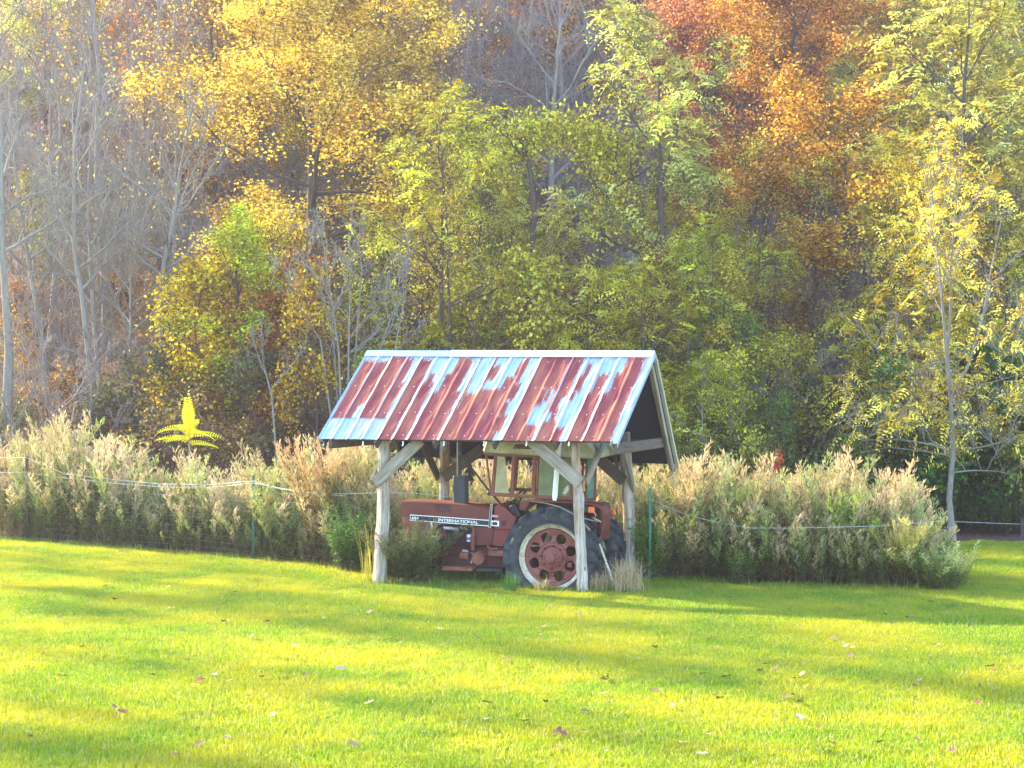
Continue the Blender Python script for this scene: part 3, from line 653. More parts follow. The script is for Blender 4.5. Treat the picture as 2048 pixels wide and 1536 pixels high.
MB().beam((tp(820, 1110, HV).x, CV, .62), (tp(960, 1120, HV).x, CV, .60), .34, .22).build('front_frame', M['red_dark'], trac, bevel=.015)
# exhaust: square black muffler and thin pipe
p0, p1 = tp(908, 1004, .80), tp(933.5, 951, .80)
muf = MB().box((p0.x, .72, p0.z - .03), (p1.x, .92, p1.z)).build('muffler', M['muffler'], trac, bevel=.02)
xx = tp(917.5, 950, .80).x
MB().tube([(xx, .82, p1.z - .02), (xx + .002, .82, tp(917, 884, .8).z)], .038, 12).build('exhaust_pipe', M['muffler'], muf, smooth=True)
# front axle and small front wheels (hidden by weeds)
def wheel(cx, cz, v0, R, Wd, Rr, side, nlug, name, flat=None, front=False):
    """wheel between v0 and v0+Wd; outer face on the viewer's side when side=-1"""
    w = thing(name, None, None); w.parent = trac
    m = MB(); mid = v0 + Wd / 2; h = Wd / 2
    prof = [(Rr, -h * .78), (Rr + .03, -h * .92), (Rr + (R - Rr) * .45, -h * 1.0), (R - .12, -h * .96), (R - .085, -h * .84), (R - .066, -h * .45), (R - .060, 0),
            (R - .066, h * .45), (R - .085, h * .84), (R - .12, h * .96), (Rr + (R - Rr) * .45, h), (Rr + .03, h * .92), (Rr, h * .78)]
    m.lathe_y([(r, mid + y) for r, y in prof], (cx, cz), 72)
    if not front:
        for k in range(nlug):
            for sd in (-1, 1):
                a0 = 2 * math.pi * (k + (.5 if sd > 0 else 0)) / nlug; da = .62 * 2 * math.pi / nlug * 1.45
                prev = []
                for i in range(5):
                    t = i / 4; ang = a0 + da * (t ** 1.15); y = mid + sd * h * (.02 + 1.0 * t) ; wdt = .034 + .012 * t
                    rb = R - .10 - (.03 if i == 4 else 0); rt = R + .004 - (.012 if i == 4 else 0); da2 = wdt / R / 1.0
                    ring = []
                    for r, dd in ((rb, -da2 * 1.25), (rb, da2 * 1.25), (rt, da2 * .75), (rt, -da2 * .75)):
                        ring.append((cx + r * math.cos(ang + dd), y, cz + r * math.sin(ang + dd)))
                    prev.append(ring)
                # shoulder drop
                last = []
                for r, dd in ((R - .17, -.03), (R - .17, .03), (R - .075, .03), (R - .075, -.03)):
                    last.append((cx + r * math.cos(a0 + da * 1.08 + dd), mid + sd * h * (.99 if r < R - .1 else 1.06), cz + r * math.sin(a0 + da * 1.08 + dd)))
                prev.append(last)
                V = [p for rgk in prev for p in rgk]; Fc = [(0, 1, 2, 3)]
                for i in range(5):
                    for j in range(4): Fc.append((i * 4 + j, i * 4 + (j + 1) % 4, (i + 1) * 4 + (j + 1) % 4, (i + 1) * 4 + j))
                Fc.append((23, 22, 21, 20)); m.add(V, Fc)
    if flat is not None:               # soft tyre pressed against the soil: flatten and bulge
        out = []
        for x, y, z in m.v:
            if z < flat + .12:
                k = min(1, (flat + .12 - z) / .3); y = mid + (y - mid) * (1 + .16 * k)
                z = flat + max(0, (z - flat)) * .5 if z > flat else flat + (z - flat) * .02
            out.append((x, y, z))
        m.v = out
    m.build('tyre', M['rubber'], w, smooth=True)
    o = -1 if side < 0 else 1; yo = mid + o * h * .80
    rim = MB().lathe_y([(Rr + .006, yo + o * .03), (Rr + .012, yo + o * .0), (Rr - .012, yo - o * .012), (Rr - .024, yo - o * .045), (Rr - .062, yo - o * .07), (Rr - .076, yo - o * .2),
                        (Rr - .06, mid - o * h * .7), (Rr + .005, mid - o * h * .82), (Rr + .0, mid - o * h * .74), (Rr - .045, mid - o * h * .6), (Rr - .05, yo - o * .2), (Rr - .0, yo - o * .02), (Rr - .002, yo + o * .026)], (cx, cz), 72)
    rimo = rim.build('rim', M['rim'], w, smooth=True)
    ro = Rr - .068; yd = yo - o * .085
    if front:
        MB().lathe_y([(ro, yd), (ro * .6, yd - o * .03), (ro * .5, yd), (ro * .3, yd + o * .02), (.001, yd + o * .03)], (cx, cz), 32).build('disc', M['wheel_red'], w, smooth=True); return w
    # pressed disc with eight rounded openings
    r1, r2 = .235, ro - .05; NH = 8; dsk = MB(); rs_ = 10; asg = 8; ph = math.radians(19)
    def yy(r): return yd - o * .035 * (1 - abs((r - r1) / (r2 - r1) * 2 - 1))
    for k in range(NH):
        c0 = ph + 2 * math.pi * k / NH; c1 = ph + 2 * math.pi * (k + 1) / NH; base = len(dsk.v)
        for i in range(rs_ + 1):
            t = i / rs_; r = r1 + (r2 - r1) * t
            tt2 = min(1, max(0, t)); hw = .30 * (max(0, 1 - abs(2 * tt2 - 1) ** 2.8)) ** .5 * (1.06 - .42 * tt2)
            for j in range(asg + 1):
                a = c0 + hw + (c1 - c0 - 2 * hw) * j / asg; dsk.v.append((cx + r * math.cos(a), yy(r), cz + r * math.sin(a)))
        for i in range(rs_):
            for j in range(asg): dsk.f.append((base + i * (asg + 1) + j, base + i * (asg + 1) + j + 1, base + (i + 1) * (asg + 1) + j + 1, base + (i + 1) * (asg + 1) + j))
    dsk.lathe_y([(r2, yd), (r2 + .02, yd - o * .0), (ro - .012, yd + o * .012), (ro, yd - o * .02)], (cx, cz), 72)
    dsk.lathe_y([(r1, yd), (r1 - .012, yd + o * .016), (r1 - .03, yd + o * .006), (r1 - .045, yd + o * .018), (r1 - .06, yd - o * .0), (.16, yd - o * .005), (.145, yd + o * .01), (.12, yd + o * .02), (.001, yd + o * .025)], (cx, cz), 64)
    d = dsk.build('disc', M['wheel_red'], w, smooth=True)
    md = d.modifiers.new('thick', 'SOLIDIFY'); md.thickness = .012; md.offset = 0
    MB().lathe_y([(.13, yd), (.11, yd + o * .05), (.085, yd + o * .07), (.075, yd + o * .075), (.07, yd + o * .12), (.045, yd + o * .13), (.001, yd + o * .13)], (cx, cz), 28).build('hub', M['wheel_red'], w, smooth=True)
    for k in range(8):
        a = ph + 2 * math.pi * (k + .5) / NH; x, z = cx + .175 * math.cos(a), cz + .175 * math.sin(a)
        MB().lathe_y([(.001, yd + o * .045), (.016, yd + o * .045), (.018, yd)], (x, z), 6).build('wheel_nut', M['red_dark'], w)
        x, z = cx + (ro - .03) * math.cos(a), cz + (ro - .03) * math.sin(a)
        MB().box((x - .026, yd - .012, z - .026), (x + .026, yd + .012, z + .026)).build('rim_lug', M['wheel_red'], w, bevel=.005)
    x, z = cx + .30 * math.cos(math.radians(-22)), cz + .30 * math.sin(math.radians(-22))
    MB().box((x - .035, yd + o * .03, z - .035), (x + .035, yd, z + .035)).build('wheel_clamp', M['wheel_red'], w, bevel=.006)
    return w
FW = 2 * CV
wheel(0, WZ, 0.02, .775, .42, .512, -1, 19, 'rear_wheel', flat=-.01)
wheel(.02, WZ, FW - .42 + .02, .775, .42, .512, 1, 19, 'rear_wheel', flat=-.01)
MB().tube([(0, .3, WZ), (0, FW - .3, WZ)], .10, 14).build('rear_axle', M['red_dark'], trac, smooth=True)
fx = tp(834, 1150, .4).x
wheel(fx, .33, .22, .36, .2, .20, -1, 0, 'front_wheel', flat=-.01, front=True)
wheel(fx, .33, FW - .42, .36, .2, .20, 1, 0, 'front_wheel', flat=-.01, front=True)
MB().beam((fx, .3, .36), (fx, FW - .3, .36), .1, .1, side=X_).build('front_axle', M['red_dark'], trac, bevel=.01)
# fenders: curved mudguards over the rear tyres
def fender(va, vb, pxs, name):
    m = MB(); k = len(pxs); P = [tp(x, y, va) for x, y in pxs]
    for v in (va, vb):
        for p in P: m.v.append((p.x, v, p.z))
    for v in (va, vb):
        for p in P: m.v.append((p.x + (.0 if p.x < .3 else -.02), v, p.z - .022))
    for i in range(k - 1):
        m.f += [(i, i + 1, k + i + 1, k + i), (2 * k + i, 3 * k + i, 3 * k + i + 1, 2 * k + i + 1), (i, 2 * k + i, 2 * k + i + 1, i + 1), (k + i, k + i + 1, 3 * k + i + 1, 3 * k + i)]
    m.f += [(0, k, 3 * k, 2 * k), (k - 1, 3 * k - 1, 4 * k - 1, 2 * k - 1)]
    return m.build(name, M['red'], trac)
fen = fender(.22, .62, [(1040, 1003), (1062, 1000), (1150, 1004), (1188, 1008), (1203, 1014), (1212, 1028), (1206, 1062), (1194, 1084)], 'mudguard')
plate([(1040, 1003), (1062, 1000), (1150, 1004), (1150, 1024), (1072, 1008), (1052, 1022), (1040, 1020)], .60, .03, 'mudguard_side', 'red_dark', fen)
plate([(1039, 1003), (1060, 1001.5), (1050, 1021), (1039, 1019)], .215, .02, 'mudguard_lip', 'red', fen)
fender(FW - .62, FW - .18, [(1040, 1003), (1062, 1000), (1150, 1004), (1188, 1008), (1203, 1014), (1212, 1028), (1206, 1062), (1194, 1084)], 'mudguard')
q = tp(1196, 1010, .45); q2 = tp(1198, 1086, .45)
MB().hexa([(q2.x - .10, .45, q2.z), (q2.x - .02, .45, q2.z), (q2.x - .02, FW - .5, q2.z), (q2.x - .1, FW - .5, q2.z), (q.x - .12, .45, q.z), (q.x + .0, .45, q.z - .01), (q.x + .0, FW - .5, q.z - .01), (q.x - .12, FW - .5, q.z)]).build('rear_panel', M['red'], trac, bevel=.015)
for px, py, v in ((1183, 1020, .20), (1225, 1024, 1.38)):
    p = tp(px, py, v); lm = MB().box((p.x - .045, v - .04, p.z - .045), (p.x + .045, v + .03, p.z + .05)).build('tail_light', M['orange'], trac, bevel=.012)
    MB().box((p.x - .12, v - .03, p.z - .03), (p.x - .047, v + .03, p.z + .06)).build('light_bracket', M['black'], lm)
# dash, steering, levers, seat
plate([(1012, 1016), (1030, 1006), (1042, 1030), (1036, 1038), (1020, 1028)], HV + .08, .5, 'dashboard', 'black', bevel=.01)
MB().tube([tp(1012, 1014, CV), tp(1034, 1000, CV)], .02, 8).build('steering_column', M['black'], trac)
sw = MB(); c = tp(1037, 996, CV); ring = [c + Vector((.09 * math.cos(t), .19 * math.sin(t), .14 * math.cos(t))) for t in [2 * math.pi * k / 20 for k in range(21)]]
sw.tube(ring, .014, 6); sw.tube([c, ring[4]], .01, 5); sw.tube([c, ring[11]], .01, 5); sw.tube([c, ring[17]], .01, 5); sw.build('steering_wheel', M['black'], trac, smooth=True)
for a_, b_ in (((1020, 1002), (1032, 1016)), ((1012, 1000), (1028, 1012)), ((1025, 999), (1030, 1010))):
    MB().tube([tp(*a_, HV + .1), tp(*b_, HV + .12)], .013, 6).build('lever', M['black'], trac)
s0 = tp(1085, 1012, CV)
MB().box((s0.x - .05, CV - .22, s0.z - .06), (s0.x + .4, CV + .22, s0.z + .05)).build('seat', M['black'], trac, bevel=.03)
# cab
CN, CF_ = .26, 1.46
def bar(p, q, w=.05, h=.05, name='cab_pillar', mat='cab_red', parent=None, side=(0, 1, 0)):
    return MB().beam(p, q, w, h, side=side).build(name, M[mat], parent or trac, bevel=.005)
cab = MB().beam(tp(976, 988, CN), tp(1142, 997, CN), .05, .055).build('cab_sill', M['cab_red'], trac, bevel=.005)
off = Vector((0, CF_ - CN, 0))
bar(tp(976, 988, CN) + off, tp(1142, 997, CN) + off, name='cab_sill')
front0, front1 = tp(985, 988, CN), tp(992, 906, CN)
bar(front0, front1); bar(tp(982, 988, CN), tp(972, 906, CN), .03, .03)
bar(front0 + off, front1 + off)
for a_, b_, w_ in (((1024, 990), (1028, 908), .055), ((1067, 993), (1070, 910), .062), ((1074, 994), (1077, 910), .022)):
    bar(tp(*a_, CN), tp(*b_, CN), .05, w_); bar(tp(*a_, CN) + off, tp(*b_, CN) + off, .05, w_ * .8)
rear0, rear1 = tp(1143, 997, CN), tp(1147, 914, CN)
bar(rear0, rear1, .05, .04); bar(rear0 + off, rear1 + off, .05, .05)
bar(rear0, rear0 + off, .05, .06, 'cab_sill', side=X_); bar(rear1, rear1 + off, .05, .06, 'cab_rail', side=X_)
bar(front0, front0 + off, .04, .05, 'cab_sill', side=X_); bar(front1, front1 + off, .04, .05, 'cab_rail', side=X_)
bar(tp(970, 907, CN), tp(1147, 915, CN), .06, .06, 'cab_rail'); bar(tp(970, 907, CN) + off, tp(1147, 915, CN) + off, .06, .06, 'cab_rail')
bm_ = rear0.lerp(rear0 + off, .5); bar(bm_, rear1.lerp(rear1 + off, .5), .03, .035)
def pane(P, th, name, mat):
    P = [Vector(p) for p in P]; nrm = (P[1] - P[0]).cross(P[3] - P[0]).normalized() * th
    return MB().hexa(P + [p + nrm for p in P]).build(name, M[mat], trac)
pane([tp(989, 985, CN), tp(1018, 987, CN), tp(1010, 914, CN), tp(995, 912, CN)], .006, 'side_window', 'glass_tan')
wn_ = pane([tp(1077, 991, CN), tp(1141, 995, CN), tp(1144, 917, CN), tp(1079, 914, CN)], .006, 'door_window', 'glass_green')
mp = [tp(x, y, CN - .012) for x, y in ((1125, 987), (1128, 978), (1136, 970), (1138, 976), (1136, 984), (1130, 989))]
MB().prism([(p.x, p.z) for p in mp], CN - .012, CN - .008).build('paper_scrap', M['rim'], wn_)
pane([rear0 + Vector((.0, .50, .04)), rear0 + Vector((0, .92, .04)), rear1 + Vector((0, .92, -.04)), rear1 + Vector((0, .50, -.04))], .006, 'rear_window', 'glass_teal') if False else None
# small rear quarter window beyond the near post
rq = [tp(x, y, .72) for x, y in ((1172, 998), (1190, 1000), (1192, 912), (1174, 910))]
bar(rq[0], rq[1], .03, .035, 'cab_rail'); bar(rq[1], rq[2], .03, .035); bar(rq[3], rq[0], .03, .035); bar(rq[2], rq[3], .03, .03, 'cab_rail')
pane([rq[0] + Vector((.02, 0, .02)), rq[1] + Vector((-.02, 0, .02)), rq[2] + Vector((-.02, 0, -.02)), rq[3] + Vector((.02, 0, -.02))], .006, 'rear_window', 'glass_teal')
bar(rear0, rq[0], .03, .04, 'cab_rail'); bar(rear1, rq[3], .03, .04, 'cab_rail')
# cab front brace bars
bar(tp(919, 906, HV), tp(980, 984, HV), .025, .03, 'wiper_arm', 'black'); bar(tp(986, 989, CN), tp(1004, 1012, HV), .03, .035, 'cab_strut')
bar(tp(976, 984, CN + .0), tp(980, 989, CN), .06, .05, 'mirror_arm', 'black')
# roof: cream box with rounded rear end
r = [tp(963, 905, CN - .10), tp(1174, 912, CN - .10), tp(1199, 917, CN + .15), tp(1197, 898, CN + .15), tp(1176, 886, CN - .02), tp(974, 878, CN - .06)]
m = MB(); vt = CF_ + .10
prof = [(r[0].x, r[0].z), (r[2].x, r[2].z), (r[3].x, r[3].z), (r[4].x, r[4].z + .02), (r[5].x, r[5].z + .02)]
m.prism(prof, CN - .09, vt); roofc = m.build('cab_roof', M['cream'], trac, bevel=.03)
sg = [(x, y) for x, y in ((1025, 897.5), (1078, 899), (1074, 890), (1031, 888.5))]
sgn = plate(sg, CN - .10, .012, 'sign_panel', 'sign_red', roofc)
lettering('K', tp(1033, 896.6, CN), .062, CN - .104, 'sign_letter', sgn, 1.4, tl); lettering('O', tp(1045, 897, CN), .062, CN - .104, 'sign_letter', sgn, 1.4, tl)
# mudguard stays / hoses at the back
for a_, b_, c_ in (((1188, 1024), (1192, 1030), (1190, 1036)), ((1186, 1036), (1200, 1042), (1202, 1045))):
    MB().tube([tp(*a_, .16), tp(*b_, .1), tp(*c_, .16)], .008, 5).build('loose_wire', M['board_z'] if False else M['rim'], trac)
# ---- things left about the tractor
p, q = K.T(1109, 1001, .13), K.T(1118, 884, .13)
o = MB().tube([K.W(*p), K.W(*p).lerp(K.W(*q), .06), K.W(*q)], [.030, .042, .042], 14).build('white_pipe', M['pvc'], None, smooth=True)
tag(o, 'white plastic pipe hanging upright in front of the tractor cab window', 'pipe')
a_, b_ = S.W(*S.T(1199, 1088, .55)), S.W(*S.T(1236, 1180, .2)); b_.z = -.01
tag(MB().beam(a_, b_, .045, .03).build('plank', M['rim'], None, bevel=.003), 'thin pale plank leaning against the back of the rear tyre', 'plank')
def stick(pix, v0, v1, r, label):
    n = len(pix); P = [K.W(*K.T(x, y, v0 + (v1 - v0) * i / (n - 1))) for i, (x, y) in enumerate(pix)]
    return tag(MB().tube(P, [r * (1 - .6 * i / (n - 1)) for i in range(n)], 6).build('fallen_branch', M['bark_grey'], None, smooth=True), label, 'branch')
stick([(1180, 1060), (1150, 1030), (1120, 1014), (1090, 1006), (1060, 1002)], -.06, .1, .016, 'bare fallen branch lying over the top of the near rear tyre')
stick([(1165, 1036), (1180, 1040), (1200, 1044)], -.10, -.02, .014, 'short broken branch stuck beside the near rear post')
# ------------------------------------------------------------------ plants: generators
def unit(v): return v / (np.linalg.norm(v, axis=-1, keepdims=True) + 1e-9)
def tubes(branches, sides):
    """branches: list of (pts (k,3), radii (k,)) -> verts, quads; batched by k"""
    V, Q, base = [], [], 0; byk = {}
    for p, r in branches: byk.setdefault(len(p), []).append((p, r))
    th = np.arange(sides) * 2 * np.pi / sides; cs, sn = np.cos(th), np.sin(th)
    for k, lst in byk.items():
        P = np.stack([p for p, _ in lst]); R = np.stack([r for _, r in lst]); n = len(lst)
        Tn = np.empty_like(P); Tn[:, 1:-1] = P[:, 2:] - P[:, :-2]; Tn[:, 0] = P[:, 1] - P[:, 0]; Tn[:, -1] = P[:, -1] - P[:, -2]; Tn = unit(Tn)
        ref = np.where(np.abs(Tn[:, :1, 2:3]) < .9, np.array([0, 0, 1.0]), np.array([1.0, 0, 0])); A = unit(ref - Tn * (ref * Tn).sum(-1, keepdims=True)); B = np.cross(Tn, A)
        ring = P[:, :, None, :] + (A[:, :, None, :] * cs[None, None, :, None] + B[:, :, None, :] * sn[None, None, :, None]) * R[:, :, None, None]
        V.append(ring.reshape(-1, 3))
        i0 = base + (np.arange(n)[:, None, None] * k + np.arange(k - 1)[None, :, None]) * sides
        j = np.arange(sides)[None, None, :]; j2 = (j + 1) % sides
        Q.append(np.stack([i0 + j, i0 + j2, i0 + sides + j2, i0 + sides + j], -1).reshape(-1, 4)); base += n * k * sides
    if not V: return np.zeros((0, 3)), np.zeros((0, 4), int)
    return np.concatenate(V), np.concatenate(Q)
def leaf_quads(C, D, N, ln, wd):
    """rhombic leaves: centres of base C, direction D, normal N"""
    Sd = unit(np.cross(D, N)); ln = ln[:, None]; wd = wd[:, None]
    V = np.stack([C, C + D * ln * .5 + Sd * wd * .5 + N * ln * .06, C + D * ln, C + D * ln * .5 - Sd * wd * .5 + N * ln * .06], 1)
    b = np.arange(len(C))[:, None] * 4
    return V.reshape(-1, 3), np.concatenate([b + np.array([[0, 1, 2]]), b + np.array([[0, 2, 3]])])
def rnd_unit(r, n): return unit(r.normal(size=(n, 3)))
def walk(r, start, d, length, k, wob, bend):
    P = [np.array(start, float)]; d = np.array(d, float)
    for i in range(k - 1):
        d = unit(d + r.normal(0, wob, 3) + np.array([0, 0, bend])); P.append(P[-1] + d * length / (k - 1))
    return np.array(P)
def pt_on(P, t):
    x = t * (len(P) - 1); i = min(int(x), len(P) - 2); return P[i] + (P[i + 1] - P[i]) * (x - i), unit(P[i + 1] - P[i])

def gen_tree(seed, trunk, r0, r1, cb, spread, nl, ns, nt, leaf=None, rise=(15, 60), bend=.06, wob=.13, shape=.4, fine=0, sides=7, droop=0.0, forks=()):
    """tapered trunk, limbs, branches, twigs; leaves gather round the twigs. returns wood mesh, leaf mesh (or None)"""
    r = np.random.default_rng(seed); trunk = np.array(trunk, float); k = len(trunk)
    rad = r0 + (r1 - r0) * np.linspace(0, 1, k) ** .85; rad[0] *= 1.35
    big = [(trunk, rad)]; mid, small = [], []; anch, adir = [], []
    stems = [(trunk, rad, cb)]
    for f in forks:
        fp = np.array(f[0], float); fr = np.linspace(f[1], f[2], len(fp)); big.append((fp, fr)); stems.append((fp, fr, f[3]))
    for st, (tr, ra, c0) in enumerate(stems):
        n_l = nl if st == 0 else max(3, int(nl * .6))
        for i in range(n_l):
            tt = (i + r.random()) / n_l; t = c0 + (.985 - c0) * tt
            p, d = pt_on(tr, t); rr = np.interp(t, np.linspace(0, 1, len(ra)), ra)
            az = i * 2.4 + r.uniform(-.5, .5) + seed; el = math.radians(rise[0] + (rise[1] - rise[0]) * tt + r.uniform(-12, 12))
            prof = math.sqrt(max(.06, 1 - ((tt - shape) / (.68 if tt > shape else .62)) ** 2))
            ln = spread * prof * r.uniform(.75, 1.2)
            D = np.array([math.cos(az) * math.cos(el), math.sin(az) * math.cos(el), math.sin(el)])
            L = walk(r, p, D, ln, 6, wob, bend); lr = np.linspace(min(rr * .62, .03 + ln * .016), .012, 6); big.append((L, lr))
            for j in range(ns):
                s = .22 + .78 * (j + r.random()) / ns; q, dd = pt_on(L, min(s, .99)); D2 = unit(dd + rnd_unit(r, 1)[0] * .85 + np.array([0, 0, .12]))
                l2 = ln * .45 * (1.15 - .55 * s) * r.uniform(.7, 1.3); L2 = walk(r, q, D2, l2, 5, wob * 1.2, bend); mid.append((L2, np.linspace(max(.009, .55 * np.interp(s, np.linspace(0, 1, 6), lr)), .006, 5)))
                for m_ in range(nt):
                    s3 = .2 + .8 * (m_ + r.random()) / nt; q3, d3 = pt_on(L2, min(s3, .99)); D3 = unit(d3 + rnd_unit(r, 1)[0] * .9 + np.array([0, 0, .1 - droop]))
                    L3 = walk(r, q3, D3, l2 * .5 * r.uniform(.6, 1.3), 3, .15, bend - droop * .5); small.append((L3, np.array([.007, .006, .004])))
                    anch += [L3[1], L3[2]]; adir += [D3, D3]
                    for _ in range(fine):
                        q4, d4 = pt_on(L3, r.uniform(.2, .95)); small.append((walk(r, q4, unit(d4 + rnd_unit(r, 1)[0] * .8), l2 * .32 * r.uniform(.5, 1.3), 3, .12, bend), np.array([.0055, .0045, .003])))
    Vb, Qb = tubes(big, sides); Vm, Qm = tubes(mid, 4); Vs, Qs = tubes(small, 3)
    wood = npmesh('trunk', np.concatenate([Vb, Vm, Vs]), [Qb, Qm + len(Vb), Qs + len(Vb) + len(Vm)], smooth=True)
    crown = None
    if leaf:
        A = np.array(anch); Dn = np.array(adir); n = leaf['n']; ii = r.integers(0, len(A), n); ct = r.random(len(A))
        C = A[ii] + r.normal(0, leaf['sig'], (n, 3)); tint = np.clip(.5 + (.6 * ct[ii] + .4 * r.random(n) - .5) * 1.5, 0, 1)
        if leaf['kind'] == 'broad':
            D = unit(rnd_unit(r, n) + np.array([0, 0, -.35])); N = unit(rnd_unit(r, n) + np.array([0, 0, .5])); ln = leaf['size'] * r.uniform(.6, 1.35, n)
            V, Tq = leaf_quads(C, D, N, ln, ln * r.uniform(.6, .95, n)); tv = np.repeat(tint, 4)
        else:                           # pinnate: drooping rows of leaflets
            m_ = leaf.get('pairs', 6); Lr = leaf['size'] * r.uniform(.7, 1.3, n); D = unit(Dn[ii] * .5 + rnd_unit(r, n) * np.array([1, 1, .8]) + np.array([0, 0, -.15])); N = unit(np.array([0, 0, 1.0]) + rnd_unit(r, n) * .8)
            Sd = unit(np.cross(D, N)); Cs, Ds, Ns, Ls, tv = [], [], [], [], []
            for a in range(m_):
                f = (a + .7) / m_; base = C + D * (Lr * f)[:, None] - np.array([0, 0, 1.0]) * (Lr * .45 * f * f)[:, None]
                for sd in (-1, 1):
                    Cs.append(base); Ds.append(unit(Sd * sd + D * .45 - np.array([0, 0, .25]) + rnd_unit(r, n) * .4)); Ns.append(unit(N + rnd_unit(r, n) * .3)); Ls.append(Lr * (.30 - .12 * f)); tv.append(tint)
            Cs, Ds, Ns, Ls, tv = map(np.concatenate, (Cs, Ds, Ns, Ls, tv)); V, Tq = leaf_quads(Cs, Ds, Ns, Ls, Ls * .42); tv = np.repeat(tv, 4)
        crown = npmesh('crown', V, [Tq], {'tint': ('FLOAT', tv)})
        crown.materials.append(M['leaf'])
    return wood, crown
def straight(seed, H, k=9, wob=.035, lean=(0, 0)):
    r = np.random.default_rng(seed); z = np.linspace(0, H, k); o = np.cumsum(r.normal(0, wob * H / k, (k, 2)), 0); o -= o[0]
    return np.stack([o[:, 0] + lean[0] * z, o[:, 1] + lean[1] * z, z], -1)
def px_trunk(pix, Y, base, jit=.25, seed=0):
    r = np.random.default_rng(seed); P = np.array([at(x, y, Y) for x, y in pix]); P[1:, 1] += np.cumsum(r.normal(0, jit, len(P) - 1)); out = P - np.array(base); return out
def place_tree(name, label, arche, base, rz, sc, col, bark, group=None, cat='tree', szx=1.0):
    wood, crown = arche
    t = thing(name, label, cat, base, rz, group); t.scale = (sc * szx, sc * szx, sc)
    w = bpy.data.objects.new('trunk', wood); COL.objects.link(w); w.parent = t
    if not wood.materials: wood.materials.append(bark)
    w.material_slots[0].link = 'OBJECT'; w.material_slots[0].material = bark
    if crown is not None:
        c = bpy.data.objects.new('crown', crown); COL.objects.link(c); c.parent = t; c.color = (*col, 1)
    return t

# colours of leaves
GOLD = (.66, .47, .11); SUNLIT_YEL = (.74, .50, .02); ORA = (.56, .27, .08); SAL = (.54, .25, .13); YG = (.38, .37, .07); GRN = (.17, .27, .04); DGR = (.045, .10, .02); LIME = (.44, .41, .07); RUS = (.38, .15, .05); TAN = (.48, .32, .12); BUFF = (.58, .42, .12)
B = lambda n, s=.15, sig=.22: dict(kind='broad', n=n, size=s, sig=sig)
PN = lambda n, s=.45, sig=.18, p=6: dict(kind='pinnate', n=n, size=s, sig=sig, pairs=p)
AR = {}
AR['maple1'] = gen_tree(1, straight(1, 12), .20, .04, .22, 4.2, 17, 7, 5, B(60000, .094), shape=.38)
AR['maple2'] = gen_tree(2, straight(2, 12), .18, .04, .18, 3.9, 18, 7, 5, B(46000, .102), shape=.45)
AR['maple3'] = gen_tree(3, straight(3, 12), .16, .04, .30, 3.4, 15, 7, 5, B(30000, .105), shape=.5)
AR['thin1'] = gen_tree(4, straight(4, 11), .13, .03, .28, 2.6, 14, 6, 4, B(9500, .125), shape=.5)
AR['thin2'] = gen_tree(5, straight(5, 11, lean=(.05, 0)), .12, .03, .2, 2.4, 14, 6, 4, B(7500, .125), shape=.45)
AR['walnut1'] = gen_tree(6, straight(6, 11), .13, .03, .30, 2.9, 13, 6, 4, PN(1150, .58, .14), shape=.55, rise=(10, 65))
AR['walnut2'] = gen_tree(7, straight(7, 11, lean=(-.04, .02)), .12, .03, .35, 2.6, 12, 6, 4, PN(950, .60, .14), shape=.6, rise=(15, 65))
AR['walnut3'] = gen_tree(8, straight(8, 8), .08, .02, .30, 1.9, 10, 5, 4, PN(560, .52, .12), shape=.6, rise=(20, 65))
AR['sap1'] = gen_tree(9, straight(9, 5, wob=.05), .04, .012, .2, 1.3, 11, 5, 3, B(4400, .092, .16), rise=(25, 65))
AR['sap2'] = gen_tree(10, straight(10, 5, wob=.05, lean=(.06, 0)), .04, .012, .25, 1.4, 10, 5, 3, B(3000, .088, .16), rise=(25, 65))
AR['sap3'] = gen_tree(11, straight(11, 4.5, wob=.05), .035, .012, .25, 1.2, 9, 4, 3, PN(300, .44, .10), rise=(20, 60))
AR['bare1'] = gen_tree(12, straight(12, 13), .13, .025, .22, 2.6, 17, 7, 4, None, rise=(30, 70), fine=2, bend=.08)
AR['bare2'] = gen_tree(13, straight(13, 13, lean=(.05, .02)), .15, .025, .3, 3.0, 16, 7, 4, None, rise=(25, 70), fine=2, bend=.07)
AR['bare3'] = gen_tree(14, straight(14, 12, lean=(-.06, 0)), .11, .02, .18, 2.2, 17, 7, 4, B(900, .10), rise=(30, 72), fine=2, bend=.09)
AR['bush1'] = gen_tree(15, straight(15, 2.0, wob=.08), .03, .01, .05, 1.2, 12, 6, 4, B(3800, .11, .14), rise=(15, 70))
AR['bush2'] = gen_tree(16, straight(16, 1.8, wob=.08), .03, .01, .05, 1.3, 12, 5, 4, B(2400, .09, .14), rise=(10, 70), fine=1)
br_ = [walk(np.random.default_rng(300 + i), (0, 0, -.1), unit(np.array([math.cos(i * 2.4) * .45, math.sin(i * 2.4) * .45, 1.0])), 3.2 + .4 * (i % 3), 7, .09, .05) for i in range(7)]
AR['brush'] = gen_tree(17, br_[0], .028, .006, .15, 1.0, 8, 5, 4, None, rise=(35, 75), fine=2, sides=5, forks=[(q, .025, .006, .2) for q in br_[1:]])
AR['darkslim'] = gen_tree(18, straight(18, 10, wob=.07), .11, .03, .35, 2.0, 12, 6, 4, B(2200, .105), rise=(15, 60), fine=1, wob=.18)
AR['darkslim2'] = gen_tree(19, straight(19, 10, wob=.08, lean=(.07, 0)), .13, .03, .3, 2.2, 12, 6, 4, B(1600, .105), rise=(15, 60), fine=1, wob=.2)
def hz(px, Y): return gz(gx(px, Y), Y)
